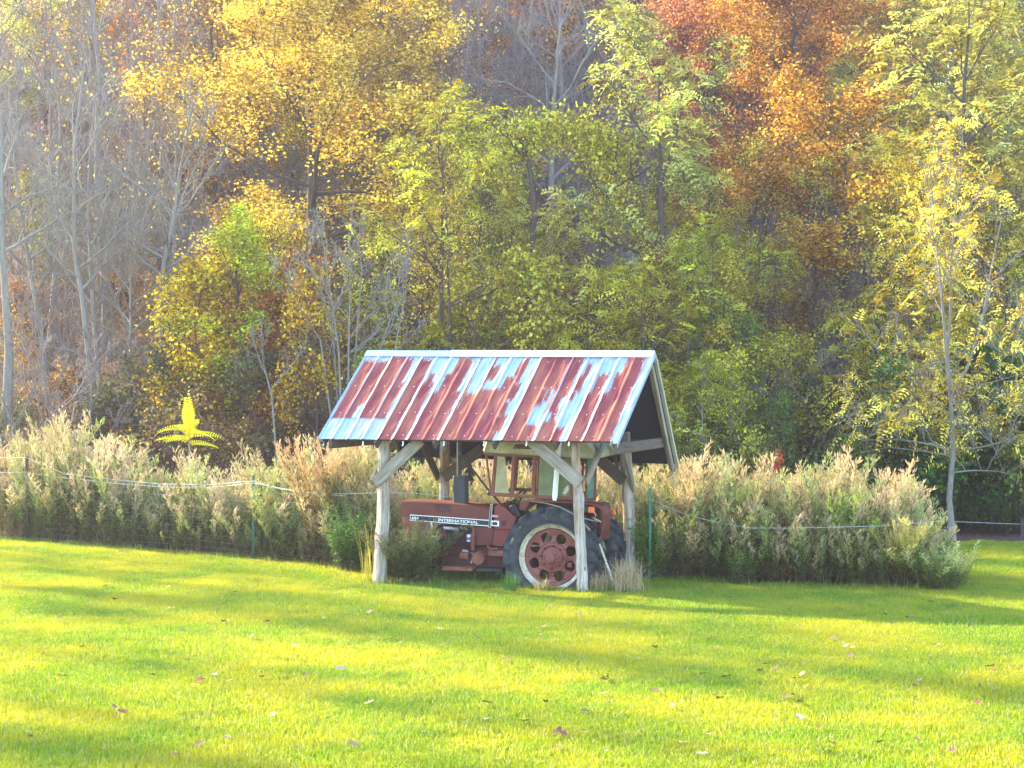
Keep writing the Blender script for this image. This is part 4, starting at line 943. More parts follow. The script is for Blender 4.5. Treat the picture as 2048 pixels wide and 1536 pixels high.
def tree_at(name, label, ar, px, Y, top, H, col, bark='bark_dark', rz=0.0, group=None, wide=1.0, cat='tree'):
    """stands on the ground at column px, distance Y; its top reaches photo row `top`; H = archetype height"""
    X = gx(px, Y); z = gz(X, Y) - .08; zt = CH - (top - HOR) / F * Y
    return place_tree(name, label, AR[ar], (X, Y, z), rz, max(.25, (zt - z) / H), col, M[bark], group, cat, wide)

# ---- trees one can single out
tree_at('maple_tree', 'broad golden yellow maple above the bare shrub and the left roof edge', 'maple1', 620, 54, -30, 13.2, GOLD, rz=.4, wide=1.45)
tree_at('maple_tree', 'bright lemon yellow tree added as the sunlit top of the golden maple', 'maple2', 590, 62, -40, 13, SUNLIT_YEL, rz=1.2, wide=.9)  # added tree: sun on the golden maple's top put into a brighter leaf colour
tree_at('maple_tree', 'tall orange maple behind the feathery green tree', 'maple1', 1590, 58, -60, 13.2, ORA, rz=2.2, wide=1.25)
tree_at('maple_tree', 'salmon orange maple next to the tall orange maple', 'maple2', 1420, 61, -50, 13, SAL, rz=.2, wide=1.2)
tree_at('maple_tree', 'rusty orange maple with low boughs beside the pale yellow tree', 'maple3', 1680, 49.5, 230, 12.6, (.50, .27, .07), rz=4.0, wide=1.45)
tree_at('feathery_tree', 'tall green feathery-leaved tree with drooping leaf fronds at the forest edge', 'walnut1', 1330, 47, 60, 12, (.43, .43, .12), rz=.5, wide=1.1)
tree_at('feathery_tree', 'pale yellow-green feathery tree reaching the upper right of the woods', 'walnut2', 1900, 49, 0, 12, (.50, .46, .13), rz=2.5, wide=1.25)
tree_at('feathery_tree', 'spreading lime green feathery tree right above the roof ridge', 'walnut1', 880, 46, 250, 12, LIME, rz=3.3, wide=1.2)
tree_at('feathery_tree', 'low lime green feathery tree between roof gable and grey trunk', 'walnut3', 1440, 44.5, 480, 8.8, (.42, .42, .06), rz=1.0, wide=1.3)
tree_at('feathery_tree', 'yellow-green feathery sapling just behind the right roof end', 'walnut3', 1290, 44, 560, 8.8, (.50, .44, .07), rz=2.0, wide=1.25)
tree_at('box_elder', 'yellow-green box elder left of the pale bare shrub', 'thin1', 480, 46.5, 440, 12, (.48, .52, .06), rz=.3, wide=1.35)
tree_at('box_elder', 'small golden leaved tree left of the box elder', 'sap1', 400, 46, 520, 5.6, (.60, .44, .06), rz=.9, wide=1.2)
tree_at('locust_tree', 'pale yellow leaved tree behind the grey forked trunk', 'walnut2', 1870, 44, 330, 12, (.66, .50, .11), rz=.9, wide=1.0)
tree_at('maple_tree', 'fiery orange maple at the top of the hill behind the bare woods', 'maple2', 300, 74, -60, 13, (.66, .24, .05), rz=.7)
tree_at('maple_tree', 'yellow-green maple high at the left end of the hill', 'maple3', 90, 68, -50, 12.6, (.52, .50, .14), rz=1.7, wide=1.2)
tree_at('oak_tree', 'purple brown oak between the golden and the salmon maples', 'thin1', 820, 72, -30, 12, (.34, .15, .11), rz=.2, wide=1.4)
tree_at('oak_tree', 'amber leaved oak behind the pale bare tree above the roof', 'thin2', 980, 70, 20, 12, (.56, .27, .07), rz=2.2, wide=1.5)
# bare tree above the roof
AR['bareC'] = gen_tree(31, straight(31, 12, wob=.05, lean=(-.08, 0)), .22, .03, .35, 4.2, 13, 7, 4, None, rise=(20, 60), fine=2, wob=.16)
tree_at('bare_tree', 'pale grey leafless tree spreading its crown above the roof ridge', 'bareC', 1090, 57, -20, 13.2, GOLD, 'bark_grey', rz=2.7)

# ---- grey forked tree on the right, drawn limb by limb
Yg = 39.3; bX = gx(1906, Yg); bz = 0.0; base = (bX, Yg, bz)
tr = px_trunk([(1906, 1096), (1904, 1000), (1905, 900), (1900, 780), (1890, 690), (1878, 560), (1864, 440), (1852, 340)], Yg, base, .12, 3); tr[0, 2] = -.1
f1 = px_trunk([(1902, 800), (1935, 730), (1962, 640), (1985, 540), (2010, 430)], Yg, base, .15, 4)
f2 = px_trunk([(1893, 720), (1898, 640), (1896, 520), (1905, 400), (1915, 350)], Yg, base, .15, 5)
lim = [([(1906, 905), (1860, 888), (1800, 880), (1740, 884), (1690, 868)], .035), ([(1906, 912), (1850, 903), (1790, 898), (1720, 905)], .028), ([(1906, 905), (1960, 890), (2010, 872), (2060, 850)], .032),
       ([(1906, 945), (1950, 942), (2000, 944), (2050, 955)], .03), ([(1904, 870), (1940, 862), (1980, 868), (2050, 895)], .02), ([(1903, 800), (1850, 770), (1800, 745), (1760, 735)], .02), ([(1903, 790), (1960, 765), (2020, 740), (2060, 735)], .02)]
lf = [(px_trunk(p, Yg, base, .35, 20 + i), r_ * .62, .004, .15) for i, (p, r_) in enumerate(lim)]
wood, crown = gen_tree(33, tr, .066, .011, .62, 1.5, 9, 5, 3, dict(kind='pinnate', n=1100, size=.36, sig=.15, pairs=6), rise=(35, 70), fine=1, forks=[(f1, .034, .008, .35), (f2, .03, .008, .3)] + lf, bend=.03)
place_tree('grey_tree', 'slim grey forked tree with bare drooping side limbs at the fence', (wood, crown), base, 0, 1, (.68, .53, .13), M['bark_grey'])

# ---- leafless pale shrub left of the roof
Ys = 44; bX = gx(680, Ys); base = (bX, Ys, gz(bX, Ys)); 
stems = [[(690, 800), (680, 700), (668, 600), (655, 500)], [(695, 800), (700, 690), (702, 590), (700, 460)], [(685, 800), (640, 680), (590, 600), (540, 560)], [(692, 800), (715, 640), (722, 540), (715, 470)],
         [(690, 800), (660, 640), (620, 540), (600, 480)], [(700, 800), (760, 700), (790, 620), (830, 560)], [(560, 860), (545, 790), (525, 730), (522, 700)], [(795, 760), (792, 690), (810, 600), (822, 500)]]
trs = [px_trunk(p, Ys, base, .3, 40 + i) for i, p in enumerate(stems)]
for q in trs: q[0, 2] = min(q[0, 2], 0) - .1
wood, _ = gen_tree(44, trs[0], .03, .006, .3, 1.1, 8, 5, 3, None, rise=(40, 75), fine=1, forks=[(q, .026, .006, .25) for q in trs[1:]], bend=.05, sides=6)
place_tree('bare_shrub', 'leafless pale many-stemmed shrub left of the shelter roof', (wood, None), base, 0, 1, GOLD, M['bark_grey'], cat='shrub')

# ---- vine-hung snag above the roof, vines arching between two dead trunks
Yv = 48; bX = gx(1190, Yv); base = (bX, Yv, gz(bX, Yv))
tv1 = px_trunk([(1175, 690), (1180, 560), (1200, 470), (1215, 400), (1230, 330)], Yv, base, .2, 60); tv1[0, 2] = -.1
tv2 = px_trunk([(1060, 700), (1055, 560), (1070, 440), (1060, 340), (1040, 280)], Yv, base, .2, 61); tv2[0, 2] = -.1
wood, _ = gen_tree(62, tv1, .13, .05, .5, 1.4, 6, 4, 3, None, forks=[(tv2, .11, .04, .5)], rise=(10, 50), wob=.2)
r = np.random.default_rng(64); arch = np.array([at(x, y, Yv) for x, y in ((985, 330), (1000, 285), (1040, 258), (1090, 255), (1140, 258), (1190, 265), (1230, 290), (1240, 330))]) - np.array(base)
hang = [np.array([at(x0, y0, Yv), at(x1, y1, Yv)]) - np.array(base) for x0, y0, x1, y1 in ((1195, 270, 1190, 340), (1225, 290, 1225, 480), (1240, 310, 1235, 430), (1215, 290, 1210, 350), (1165, 262, 1168, 310), (1010, 290, 995, 360), (1050, 260, 1052, 300), (1205, 410, 1200, 470), (1095, 258, 1096, 290))]
pts_ = [arch[i] + (arch[i + 1] - arch[i]) * s for i in range(len(arch) - 1) for s in np.linspace(0, 1, 40)] + [h[0] + (h[1] - h[0]) * s for h in hang for s in np.linspace(0, 1, 36)]
pts_ = np.repeat(np.array(pts_), 13, 0); nV = len(pts_); C = pts_ + r.normal(0, 1, (nV, 3)) * np.array([.27, .45, .24]); ln = .088 * r.uniform(.6, 1.4, nV)
V, Tq = leaf_quads(C, unit(rnd_unit(r, nV) + [0, 0, -.5]), rnd_unit(r, nV), ln, ln * .8); vm = npmesh('crown', V, [Tq], {'tint': ('FLOAT', np.repeat(r.random(nV), 4))}); vm.materials.append(M['leaf'])
place_tree('vine_snag', 'dark dead trunks hung with an arch of yellow-green vine above the roof', (wood, vm), base, 0, 1, (.52, .46, .08), M['bark_dark'])

# ---- leafless trees on the left, trunks drawn from the photograph
bare = [([(12, 900), (18, 700), (8, 480), (2, 250), (-20, 20)], 46, .13, 'thickest grey leafless trunk at the left margin of the woods'),
        ([(104, 845), (86, 690), (62, 560), (40, 430), (20, 250)], 49, .10, 'grey leafless tree leaning left above the tallest weeds'),
        ([(96, 800), (106, 660), (114, 540), (116, 400), (130, 200)], 53, .12, 'straight leafless tree crossing behind the left-leaning one'),
        ([(196, 860), (182, 720), (166, 600), (150, 490), (150, 300), (170, 120)], 47, .085, 'slim leafless tree, left of the close pair of grey trunks'),
        ([(212, 862), (196, 740), (186, 640), (176, 520), (172, 380), (190, 180)], 47.6, .08, 'slim leafless tree, right of the close pair of grey trunks'),
        ([(254, 850), (258, 740), (264, 660), (262, 540), (270, 380)], 48, .055, 'thin white-grey leafless stem between the pair and the mossy trunk'),
        ([(338, 860), (332, 740), (316, 620), (322, 520), (338, 440), (350, 330), (380, 200)], 47, .10, 'mossy leafless tree rising behind the yellow sumac seedling'),
        ([(300, 852), (296, 740), (240, 620), (190, 520), (140, 440)], 49, .06, 'leafless stem slanting far left across the grey trunks')]
for i, (pix, Y, r_, lab) in enumerate(bare):
    X = gx(pix[0][0], Y); base = (X, Y, gz(X, Y)); tr = px_trunk(pix, Y, base, .2, 70 + i); tr[0, 2] = -.1; tr[0, :2] = 0
    wood, _ = gen_tree(80 + i, tr, r_, .02, .42, 2.0, 13, 6, 4, None, rise=(25, 70), fine=2, bend=.08, wob=.15)
    place_tree('bare_tree', lab, (wood, None), base, 0, 1, GOLD, M['bark_grey'], 'leafless trees on the left')

# ---- understory of the forest edge
rr = random.Random(17)
def scatter(n, name, lab, grp, ars, x0, x1, Y0, Y1, hm, cols, bark, sd, cat='tree', mind=0.7):
    rq = random.Random(sd); got = []; tries = 0
    while len(got) < n and tries < n * 30:
        tries += 1; px = rq.uniform(x0, x1); Y = rq.uniform(Y0, Y1); X = gx(px, Y)
        if any((X - a) ** 2 + (Y - b) ** 2 < mind ** 2 for a, b in got): continue
        got.append((X, Y)); ar, H0 = rq.choice(ars); h = rq.uniform(*hm); c = rq.choice(cols); j = rq.uniform(.85, 1.15)
        hu = np.argmax(c); cw = 'yellow-green' if c[1] > c[0] * .92 and c[0] > .2 else 'dark green' if c[1] > c[0] else 'crimson brown' if c[1] < c[0] * .42 and c[0] < .4 else 'orange' if c[1] < c[0] * .52 else 'amber' if c[1] < c[0] * .72 else 'straw yellow'
        kw = 'feathery' if ar[:3] in ('wal', 'sap') and ar[-1] == '3' and ar != 'maple3' or ar[:3] == 'wal' else 'full-crowned' if ar[:3] == 'map' else 'thin-crowned' if ar[:3] == 'thi' else 'sparse dark-trunked' if ar[:3] == 'dar' else 'bare-twigged' if ar[:3] in ('bar', 'bru') else 'leafy'
        sw = 'short' if h < hm[0] + (hm[1] - hm[0]) * .35 else 'tall' if h > hm[0] + (hm[1] - hm[0]) * .7 else 'mid-height'
        lb = '%s %s %s' % (sw, 'leafless' if ar in ('bare1', 'bare2', 'brush') else cw, kw) + ' ' + lab
        place_tree(name, lb, AR[ar], (X, Y, gz(X, Y) - .06), rq.uniform(0, 6.28), h / H0, tuple(min(1, x * j) for x in c), M[rq.choice(bark)], grp, cat, rq.uniform(.85, 1.2))
scatter(16, 'sapling', 'sapling at the forest edge right of the shelter', 'saplings at the forest edge right of the shelter', [('sap1', 5.6), ('sap3', 5), ('sap2', 5.6)], 1330, 2080, 42.6, 47, (2.4, 5.2), [YG, (.46, .42, .06), GRN, (.52, .44, .07), LIME], ['bark_grey', 'bark_dark'], 1)
scatter(10, 'sapling', 'sapling growing on the slope straight behind the shelter', 'saplings on the slope behind the shelter', [('sap1', 5.6), ('sap3', 5), ('sap2', 5.6)], 860, 1330, 43.5, 49, (3.0, 6.0), [YG, (.40, .40, .06), LIME, RUS], ['bark_grey', 'bark_dark'], 2)
scatter(12, 'sapling', 'sapling at the foot of the woods left of the roof', 'saplings left of the roof', [('sap2', 5.6), ('sap1', 5.6)], 380, 760, 43.5, 50, (2.2, 5.0), [(.52, .33, .06), (.42, .40, .07), RUS, (.55, .42, .08)], ['bark_grey', 'bark_dark'], 3)
scatter(6, 'sapling', 'sapling among the bare trunks', 'saplings among the bare trunks', [('sap2', 5.6)], -40, 360, 49, 58, (2.0, 5.0), [(.26, .14, .06), (.40, .28, .08), (.28, .27, .07)], ['bark_grey'], 4)
scatter(11, 'leafy_shrub', 'shrub at the foot of the woods behind the right fence', 'shrubs behind the right fence', [('bush1', 2.4)], 1830, 2110, 41.2, 44.5, (1.6, 3.2), [DGR, (.06, .14, .02), (.16, .20, .03)], ['bark_dark'], 5, 'shrub')
scatter(12, 'leafy_shrub', 'shrub at the forest edge behind the tall dry weeds', 'shrubs behind the tall dry weeds', [('bush1', 2.4), ('bush2', 2.4)], 1330, 1850, 41.5, 45, (1.3, 2.6), [(.16, .18, .04), (.10, .13, .03), (.30, .26, .05)], ['bark_dark'], 6, 'shrub')
scatter(14, 'leafy_shrub', 'shrub on the slope behind the left weeds', 'shrubs behind the left weeds', [('bush2', 2.4)], -40, 860, 43.5, 48, (1.2, 2.6), [(.22, .16, .06), (.14, .15, .05), (.30, .17, .06)], ['bark_dark'], 7, 'shrub')
scatter(6, 'slender_tree', 'slender tree between the gable and the forked tree', 'slender trees between the gable and the forked tree', [('thin2', 12), ('walnut3', 8.8)], 1360, 1860, 44.5, 51, (4.2, 6.8), [(.55, .44, .09), (.44, .42, .08), (.48, .28, .07)], ['bark_grey', 'bark_dark'], 8, mind=1.3)
scatter(7, 'slender_tree', 'slender tree behind the roof ridge', 'slender trees behind the roof ridge', [('thin2', 12), ('walnut2', 12)], 830, 1340, 48, 55, (4.2, 6.8), [(.38, .37, .08), (.46, .38, .08), (.42, .27, .08)], ['bark_dark'], 9, mind=1.4)
# ---- trees of the upper slope
scatter(17, 'hillside_tree', 'tree among others high on the left hillside', 'leafless trees of the left hillside', [('bare1', 14), ('bare2', 14), ('bare3', 13)], -120, 560, 52, 74, (8.5, 13), [(.5, .38, .1), (.4, .2, .1)], ['twig'], 10, mind=1.9)
scatter(19, 'hillside_tree', 'tree high on the hill behind the pale bare tree', 'leafless trees of the middle hillside', [('bare1', 14), ('bare2', 14), ('bare3', 13)], 740, 1340, 58, 82, (8, 12), [(.5, .3, .1)], ['twig'], 11, mind=2.2)
scatter(8, 'hillside_tree', 'tree high on the middle hillside', 'leafy trees of the middle hillside', [('thin1', 12), ('maple3', 12.6)], 720, 1420, 68, 92, (8, 12), [(.46, .19, .08), (.38, .15, .09), (.52, .26, .08)], ['bark_dark'], 12, mind=2.4)
scatter(12, 'hillside_tree', 'tree high on the right hillside', 'trees of the upper right hillside', [('maple2', 13), ('maple3', 12.6)], 1380, 2150, 66, 92, (8, 12), [ORA, SAL, (.55, .30, .07)], ['bark_dark'], 13, mind=2.6)
scatter(8, 'hillside_tree', 'tree halfway up the right hillside', 'trees halfway up the right hillside', [('thin1', 12), ('walnut2', 12)], 1740, 2150, 52, 66, (7.5, 11), [(.40, .36, .09), (.30, .28, .08), (.50, .40, .10)], ['bark_grey'], 14, mind=2.0)
scatter(12, 'hillside_tree', 'tree high at the left end of the hill', 'trees of the left hilltop', [('maple3', 12.6), ('thin1', 12)], -120, 640, 72, 94, (8, 12), [(.60, .34, .08), (.58, .42, .10), SAL], ['bark_dark'], 15, mind=2.6)
scatter(8, 'hillside_tree', 'tree on the slope behind the golden maple', 'trees behind the golden maple', [('thin1', 12), ('maple3', 12.6)], 420, 900, 58, 70, (7, 10), [(.50, .32, .08), (.40, .24, .08)], ['bark_dark'], 16, mind=2.0)
scatter(26, 'ridge_tree', 'tree on the far ridge of the hill', 'trees of the far ridge', [('maple3', 12.6), ('thin1', 12)], -300, 2350, 94, 122, (9, 12), [(.45, .24, .09), (.40, .19, .10), (.48, .32, .11)], ['bark_dark'], 18, mind=3.2)

scatter(26, 'brush_shrub', 'many-stemmed brush shrub among the left trunks', 'brush shrubs among the left trunks', [('brush', 4)], -60, 760, 45, 60, (2.6, 5.0), [(.3, .3, .05)], ['twig', 'bark_grey'], 21, 'shrub', 1.0)
scatter(24, 'brush_shrub', 'many-stemmed brush shrub higher on the left slope', 'brush shrubs higher on the left slope', [('brush', 4)], -120, 640, 58, 78, (3.6, 6.0), [(.3, .3, .05)], ['twig'], 25, 'shrub', 1.3)
scatter(16, 'brush_shrub', 'many-stemmed brush shrub on the upper middle slope', 'brush shrubs on the upper middle slope', [('brush', 4)], 740, 1340, 58, 78, (3.6, 6.0), [(.3, .3, .05)], ['twig'], 26, 'shrub', 1.3)
scatter(16, 'brush_shrub', 'many-stemmed brush shrub on the slope right of the gable', 'brush shrubs right of the gable', [('brush', 4)], 1330, 2080, 44, 54, (2.2, 4.2), [(.3, .3, .05)], ['twig', 'bark_grey'], 22, 'shrub', 1.0)
scatter(10, 'crooked_tree', 'crooked tree behind the roof ridge', 'crooked trees behind the roof', [('darkslim', 11), ('darkslim2', 11)], 760, 1340, 45.5, 55, (4.8, 7.2), [(.50, .36, .08), (.48, .46, .07)], ['bark_dark'], 23, mind=1.2)
scatter(12, 'crooked_tree', 'crooked tree on the right slope', 'crooked trees of the right slope', [('darkslim', 11), ('darkslim2', 11)], 1350, 2080, 45.5, 57, (4.8, 7.4), [(.56, .40, .08), (.44, .42, .08)], ['bark_dark'], 24, mind=1.4)
# ---- boulders on the slope
def boulder(px, py, Y, s, seed, label):
    import bmesh
    r = np.random.default_rng(seed); bm = bmesh.new(); bmesh.ops.create_icosphere(bm, subdivisions=3, radius=1); ph = r.uniform(0, 6, 6)
    for v in bm.verts:
        c = v.co; k = 1 + .16 * math.sin(c.x * 3 + ph[0]) + .14 * math.sin(c.y * 3.4 + ph[1]) + .12 * math.sin(c.z * 4 + ph[2]) + .05 * math.sin(c.x * 9 + c.z * 8 + ph[3])
        v.co = Vector((round(c.x * k * 3.2) / 3.2 * .5 + c.x * k * .5, round(c.y * k * 3) / 3 * .4 + c.y * k * .6, c.z * k * .7))
    me = bpy.data.meshes.new('boulder'); bm.to_mesh(me); bm.free(); X = gx(px, Y)
    o = link('boulder', me, M['rock']); o.location = (X, Y, gz(X, Y) + s * .15); o.scale = (s, s * .8, s * .8); o.rotation_euler = (0, 0, r.uniform(0, 6)); tag(o, label, 'rock')
boulder(1345, 720, 53, .75, 1, 'grey boulder on the slope by the gable peak'); boulder(1480, 760, 51, .9, 2, 'broad grey boulder between slender trunks right of the gable')
boulder(1385, 850, 46, .7, 3, 'grey boulder low beside the gable edge'); boulder(800, 560, 58, .8, 4, 'dark boulder on the orange slope above the left roof corner')
boulder(1250, 545, 60, .6, 5, 'grey boulder on the slope above the ridge cap'); boulder(1470, 880, 44, .5, 6, 'small grey boulder just behind the tall dry weeds')
# ------------------------------------------------------------------ tall weeds, bushes, fence, leaves
def weed_proto(seed, plume=True, green=1.0, tan=1.0, leafy=1.0, bow=.12):
    """one upright weed about 1 m tall: bare brown foot, narrow leaves, feathery straw-coloured head -> V, tris, colours"""
    r = np.random.default_rng(seed); k = 6; z = np.linspace(0, 1, k); az = r.uniform(0, 6.28)
    st = np.stack([math.cos(az) * bow * z ** 2, math.sin(az) * bow * z ** 2, z * (1 - .15 * bow)], -1)
    Vs, Qs = tubes([(st, np.linspace(.0055, .002, k))], 3); br = r.uniform(.7, 1.3)
    VV = [Vs]; TT = [np.concatenate([Qs[:, [0, 1, 2]], Qs[:, [0, 2, 3]]])]; CC = [np.tile(np.array([.17, .12, .075]) * br, (len(Vs), 1))]; base = len(Vs)
    def addl(C, D, N, ln, wd, col):
        nonlocal base
        V, Tq = leaf_quads(C, D, N, ln, wd); VV.append(V); TT.append(Tq + base); CC.append(np.repeat(col, 4, 0)); base += len(V)
    n = int(46 * leafy); t = r.uniform(.12, .88, n) ** .9; C = np.stack([np.interp(t, z, st[:, i]) for i in range(3)], -1); a = r.uniform(0, 6.28, n)
    D = unit(np.stack([np.cos(a), np.sin(a), r.uniform(-.2, 1.3, n) if plume else r.uniform(-.5, .7, n)], -1)); N = unit(rnd_unit(r, n) * .6 + [0, 0, 1]); ln = r.uniform(.05, .115, n) * (1.15 - .5 * t)
    g = np.array([.105, .17, .045]); dry = np.array([.20, .15, .07]); lt = np.array([.26, .27, .07])
    mixv = np.clip((t - .15) / .5 + r.normal(0, .2, n), 0, 1)[:, None]; col = dry * (1 - mixv) * .8 + (g * (1 - r.random((n, 1))) + lt * r.random((n, 1)) * .8) * mixv * green
    addl(C, D, N, ln, ln * (.17 if plume else .27), col)
    if plume:
        nb = 24
        for i in range(nb):
            tb = .55 + .45 * (i + r.random()) / nb; p0 = np.array([np.interp(tb, z, st[:, j]) for j in range(3)]); a = r.uniform(0, 6.28); L_ = r.uniform(.12, .27) * (1.3 - tb * .75)
            d0 = unit(np.array([math.cos(a) * .62, math.sin(a) * .62, 1.0])); m = 9; s = np.linspace(.1, 1, m)
            C = p0 + d0 * (s * L_)[:, None] + np.array([0, 0, -.28]) * (s[:, None] ** 2) * L_; D = unit(d0 + rnd_unit(r, m) * .55); ln = r.uniform(.028, .064, m)
            col = (np.array([.66, .545, .36]) * (1 - .35 * r.random((m, 1))) * tan) * np.clip((tb - .5) / .3, .35, 1) + np.array([.26, .27, .06]) * np.clip(1 - (tb - .5) / .35, 0, 1) * .9
            addl(C, D, rnd_unit(r, m), ln, ln * .21, col)
    return np.concatenate(VV), np.concatenate(TT), np.concatenate(CC)
PW = [weed_proto(100 + i, True, bow=.05 + .08 * i) for i in range(6)]
PG = [weed_proto(120 + i, False, 1.15, leafy=1.9, bow=.05 + .06 * i) for i in range(4)]
PS = [weed_proto(130 + i, True, 1.0, 1.05, leafy=1.2, bow=.25) for i in range(3)]
def weed_field(name, label, spots, protos, seed, mat='weed', lean=(0, 0)):
    """spots: (x, y, z, h, tone rgb)"""
    r = np.random.default_rng(seed); VV, TT, CC, b = [], [], [], 0
    for x, y, z, h, tone in spots:
        V, Tq, C = protos[r.integers(len(protos))]; a = r.uniform(0, 6.28); c, s = math.cos(a), math.sin(a); w = h * r.uniform(.85, 1.2) if h < 1 else (.55 + .45 * h) * r.uniform(.85, 1.2)
        X = (V[:, 0] * c - V[:, 1] * s) * w; Yv = (V[:, 0] * s + V[:, 1] * c) * w; Z = V[:, 2] * h; lx, ly = r.normal(0, .12, 2)
        VV.append(np.stack([x + X + Z * (lx + lean[0]), y + Yv + Z * (ly + lean[1]), z + Z], -1)); TT.append(Tq + b); CC.append(C * np.array(tone) * r.uniform(.85, 1.15)); b += len(V)
    C = np.concatenate(CC); C = np.concatenate([C, np.ones((len(C), 1))], 1)
    me = npmesh(name, np.concatenate(VV), [np.concatenate(TT)], {'Col': ('FLOAT_COLOR', C)})
    return tag(link(name, me, M[mat]), label, 'weeds', kind='stuff')
def top_z(px, Y, prof): return CH - (np.interp(px, prof[0], prof[1]) - HOR) / F * Y
W1 = (1.05, 1.0, .95)
def bank(n, x0, x1, dep, prof, seed, front=None, minf=.55):
    r = np.random.default_rng(seed); out = []
    for _ in range(n):
        X = r.uniform(x0, x1); d = dep * r.random() ** 1.15; Y = float(front_line(X)) + .08 + d; px = CX + X / Y * F; h = top_z(px, Y, prof) * r.uniform(minf, 1.04)
        if d < .5: h *= .55 + .9 * d
        if h < .3: continue
        cl = math.sin(px * .031 + seed) + math.sin(px * .083 + Y * 1.7 + seed * 2) * .8 + r.normal(0, .35)
        h *= .95 + .11 * math.sin(px * .045 + seed * 3) + .09 * math.sin(px * .13 + Y * 2)
        tone = ((1.14, 1.02, .84) if seed == 3 else (1.05, 1.0, .9)) if cl > .1 else ((.70, .92, .50) if cl > -.9 else (.80, .80, .62)); out.append((X, Y, gz(X, Y), h, tone))
    return out
PL = ([-60, 0, 90, 150, 230, 300, 420, 500, 560, 640, 760], [892, 882, 862, 848, 888, 922, 926, 928, 906, 882, 892])
PR = ([1270, 1340, 1400, 1450, 1520, 1560, 1620, 1680, 1750, 1800, 1840, 1880, 1910, 1940, 1965], [948, 942, 904, 918, 950, 920, 940, 932, 942, 962, 1010, 1060, 1100, 1140, 1190])
PB = ([700, 800, 900, 1000, 1100, 1200, 1300, 1340], [900, 930, 925, 925, 925, 925, 930, 930])
weed_field('tall_weeds', 'bank of tall straw-topped weeds behind the wire fence left of the shelter', bank(1250, -10.6, -2.5, 3.2, PL, 1, minf=.5), PW + PW + PG, 1)
weed_field('tall_weeds', 'tall pale dry weeds seen through the shelter behind the tractor', [(x, y + .3, z, h, t) for x, y, z, h, t in bank(330, -2.9, 2.4, 3.0, PB, 2, minf=.7)], PW, 2)
weed_field('tall_weeds', 'tall straw-coloured feathery weeds in the bank right of the shelter', bank(1150, 2.1, 7.15, 2.4, PR, 3, minf=.5), PW + PW + PS + PG, 3, lean=(.07, 0))
# darker leafy growth along the foot of both banks
rq = np.random.default_rng(9); low = []
for _ in range(330):
    X = rq.uniform(-10.4, -2.3) if rq.random() < .55 else rq.uniform(2.2, 7.2); Y = float(front_line(X)) + rq.uniform(-.02, .9); px = CX + X / Y * F
    g = rq.random(); low.append((X, Y, 0, rq.uniform(.35, 1.0) * (1.0 if X < 0 else .95), (.62, .85, .75) if g < .4 else ((1.0, .85, .7) if g < .6 else (.9, 1.05, .8))))
weed_field('weed_undergrowth', 'dark leafy undergrowth along the foot of the weed banks', low, PG + PG + [PW[0]], 4)

def bush(name, label, x, y, z, n, h, spread, green, seed, protos, cat='bush', lean=(0, 0)):
    """several leafy stems from one crown: stems and leaves of one plant"""
    r = np.random.default_rng(seed); VV, TT, CC, b = [], [], [], 0
    for i in range(n):
        V, Tq, C = protos[r.integers(len(protos))]; a = r.uniform(0, 6.28); c, s = math.cos(a), math.sin(a); hh = h * r.uniform(.55, 1.05); w = (.45 + .5 * h) * r.uniform(.8, 1.2)
        ang = r.uniform(0, 6.28); rad = spread * r.random() ** .6; lx, ly = math.cos(ang) * rad / max(h, .2) + lean[0], math.sin(ang) * rad / max(h, .2) + lean[1]; off = .35 * rad
        X = (V[:, 0] * c - V[:, 1] * s) * w; Yv = (V[:, 0] * s + V[:, 1] * c) * w; Z = V[:, 2] * hh
        VV.append(np.stack([X + Z * lx * .7 + math.cos(ang) * off, Yv + Z * ly * .7 + math.sin(ang) * off, Z], -1)); TT.append(Tq + b); CC.append(C * np.array(green) * r.uniform(.8, 1.2)); b += len(V)
    C = np.concatenate(CC); C = np.concatenate([C, np.ones((len(C), 1))], 1)
    o = link(name, npmesh(name, np.concatenate(VV), [np.concatenate(TT)], {'Col': ('FLOAT_COLOR', C)}), M['weed']); o.location = (x, y, z); return tag(o, label, cat)
def gp(px, py): Y = F * CH / (py - HOR); return gx(px, Y), Y
PD = [weed_proto(150 + i, True, .55, .45, leafy=1.6, bow=.3) for i in range(3)]
x, y = gp(835, 1168); bush('aster_bush', 'dark seedy aster bush in front of the tractor nose', x, y, 0, 54, 1.12, .72, (.72, .88, .68), 1, PD + PG[:2])
x, y = gp(795, 1168); bush('aster_bush', 'lower dark aster bush beside the left front post', x, y + .1, 0, 30, .85, .40, (.65, .88, .68), 2, PD + PG[:1])
x, y = gp(700, 1145); bush('weed_bush', 'blue-green leafy bush left of the left front post', x, y, 0, 40, 1.3, .55, (.75, 1.25, .95), 3, PG)
x, y = gp(650, 1140); bush('weed_bush', 'arching reddish-brown weed bush behind the blue-green bush', x, y + .8, 0, 22, 2.1, .7, (1.0, .75, .6), 4, PS)
x, y = gp(1300, 1160); bush('weed_bush', 'bright green leafy bush around the green fence post by the right rear pole', x, y, 0, 46, 1.15, .38, (.75, 1.35, .55), 5, PG)
x, y = gp(1720, 1178); bush('weed_bush', 'upright olive green bush standing in the right weed bank', x, y + .4, 0, 40, 1.45, .40, (.85, 1.25, .30), 6, PG + [PW[0]])
x, y = gp(1815, 1180); bush('goldenrod_clump', 'glowing pale yellow clump near the end of the right weed bank', x, y + .3, 0, 44, 1.12, .35, (1.3, 1.25, .55), 7, PW)
x, y = gp(1885, 1186); bush('weed_mound', 'low rounded green and straw mound ending the right weed bank', x, y + .25, 0, 60, .75, .72, (1.05, 1.25, .7), 8, PG + PS, lean=(.25, 0))
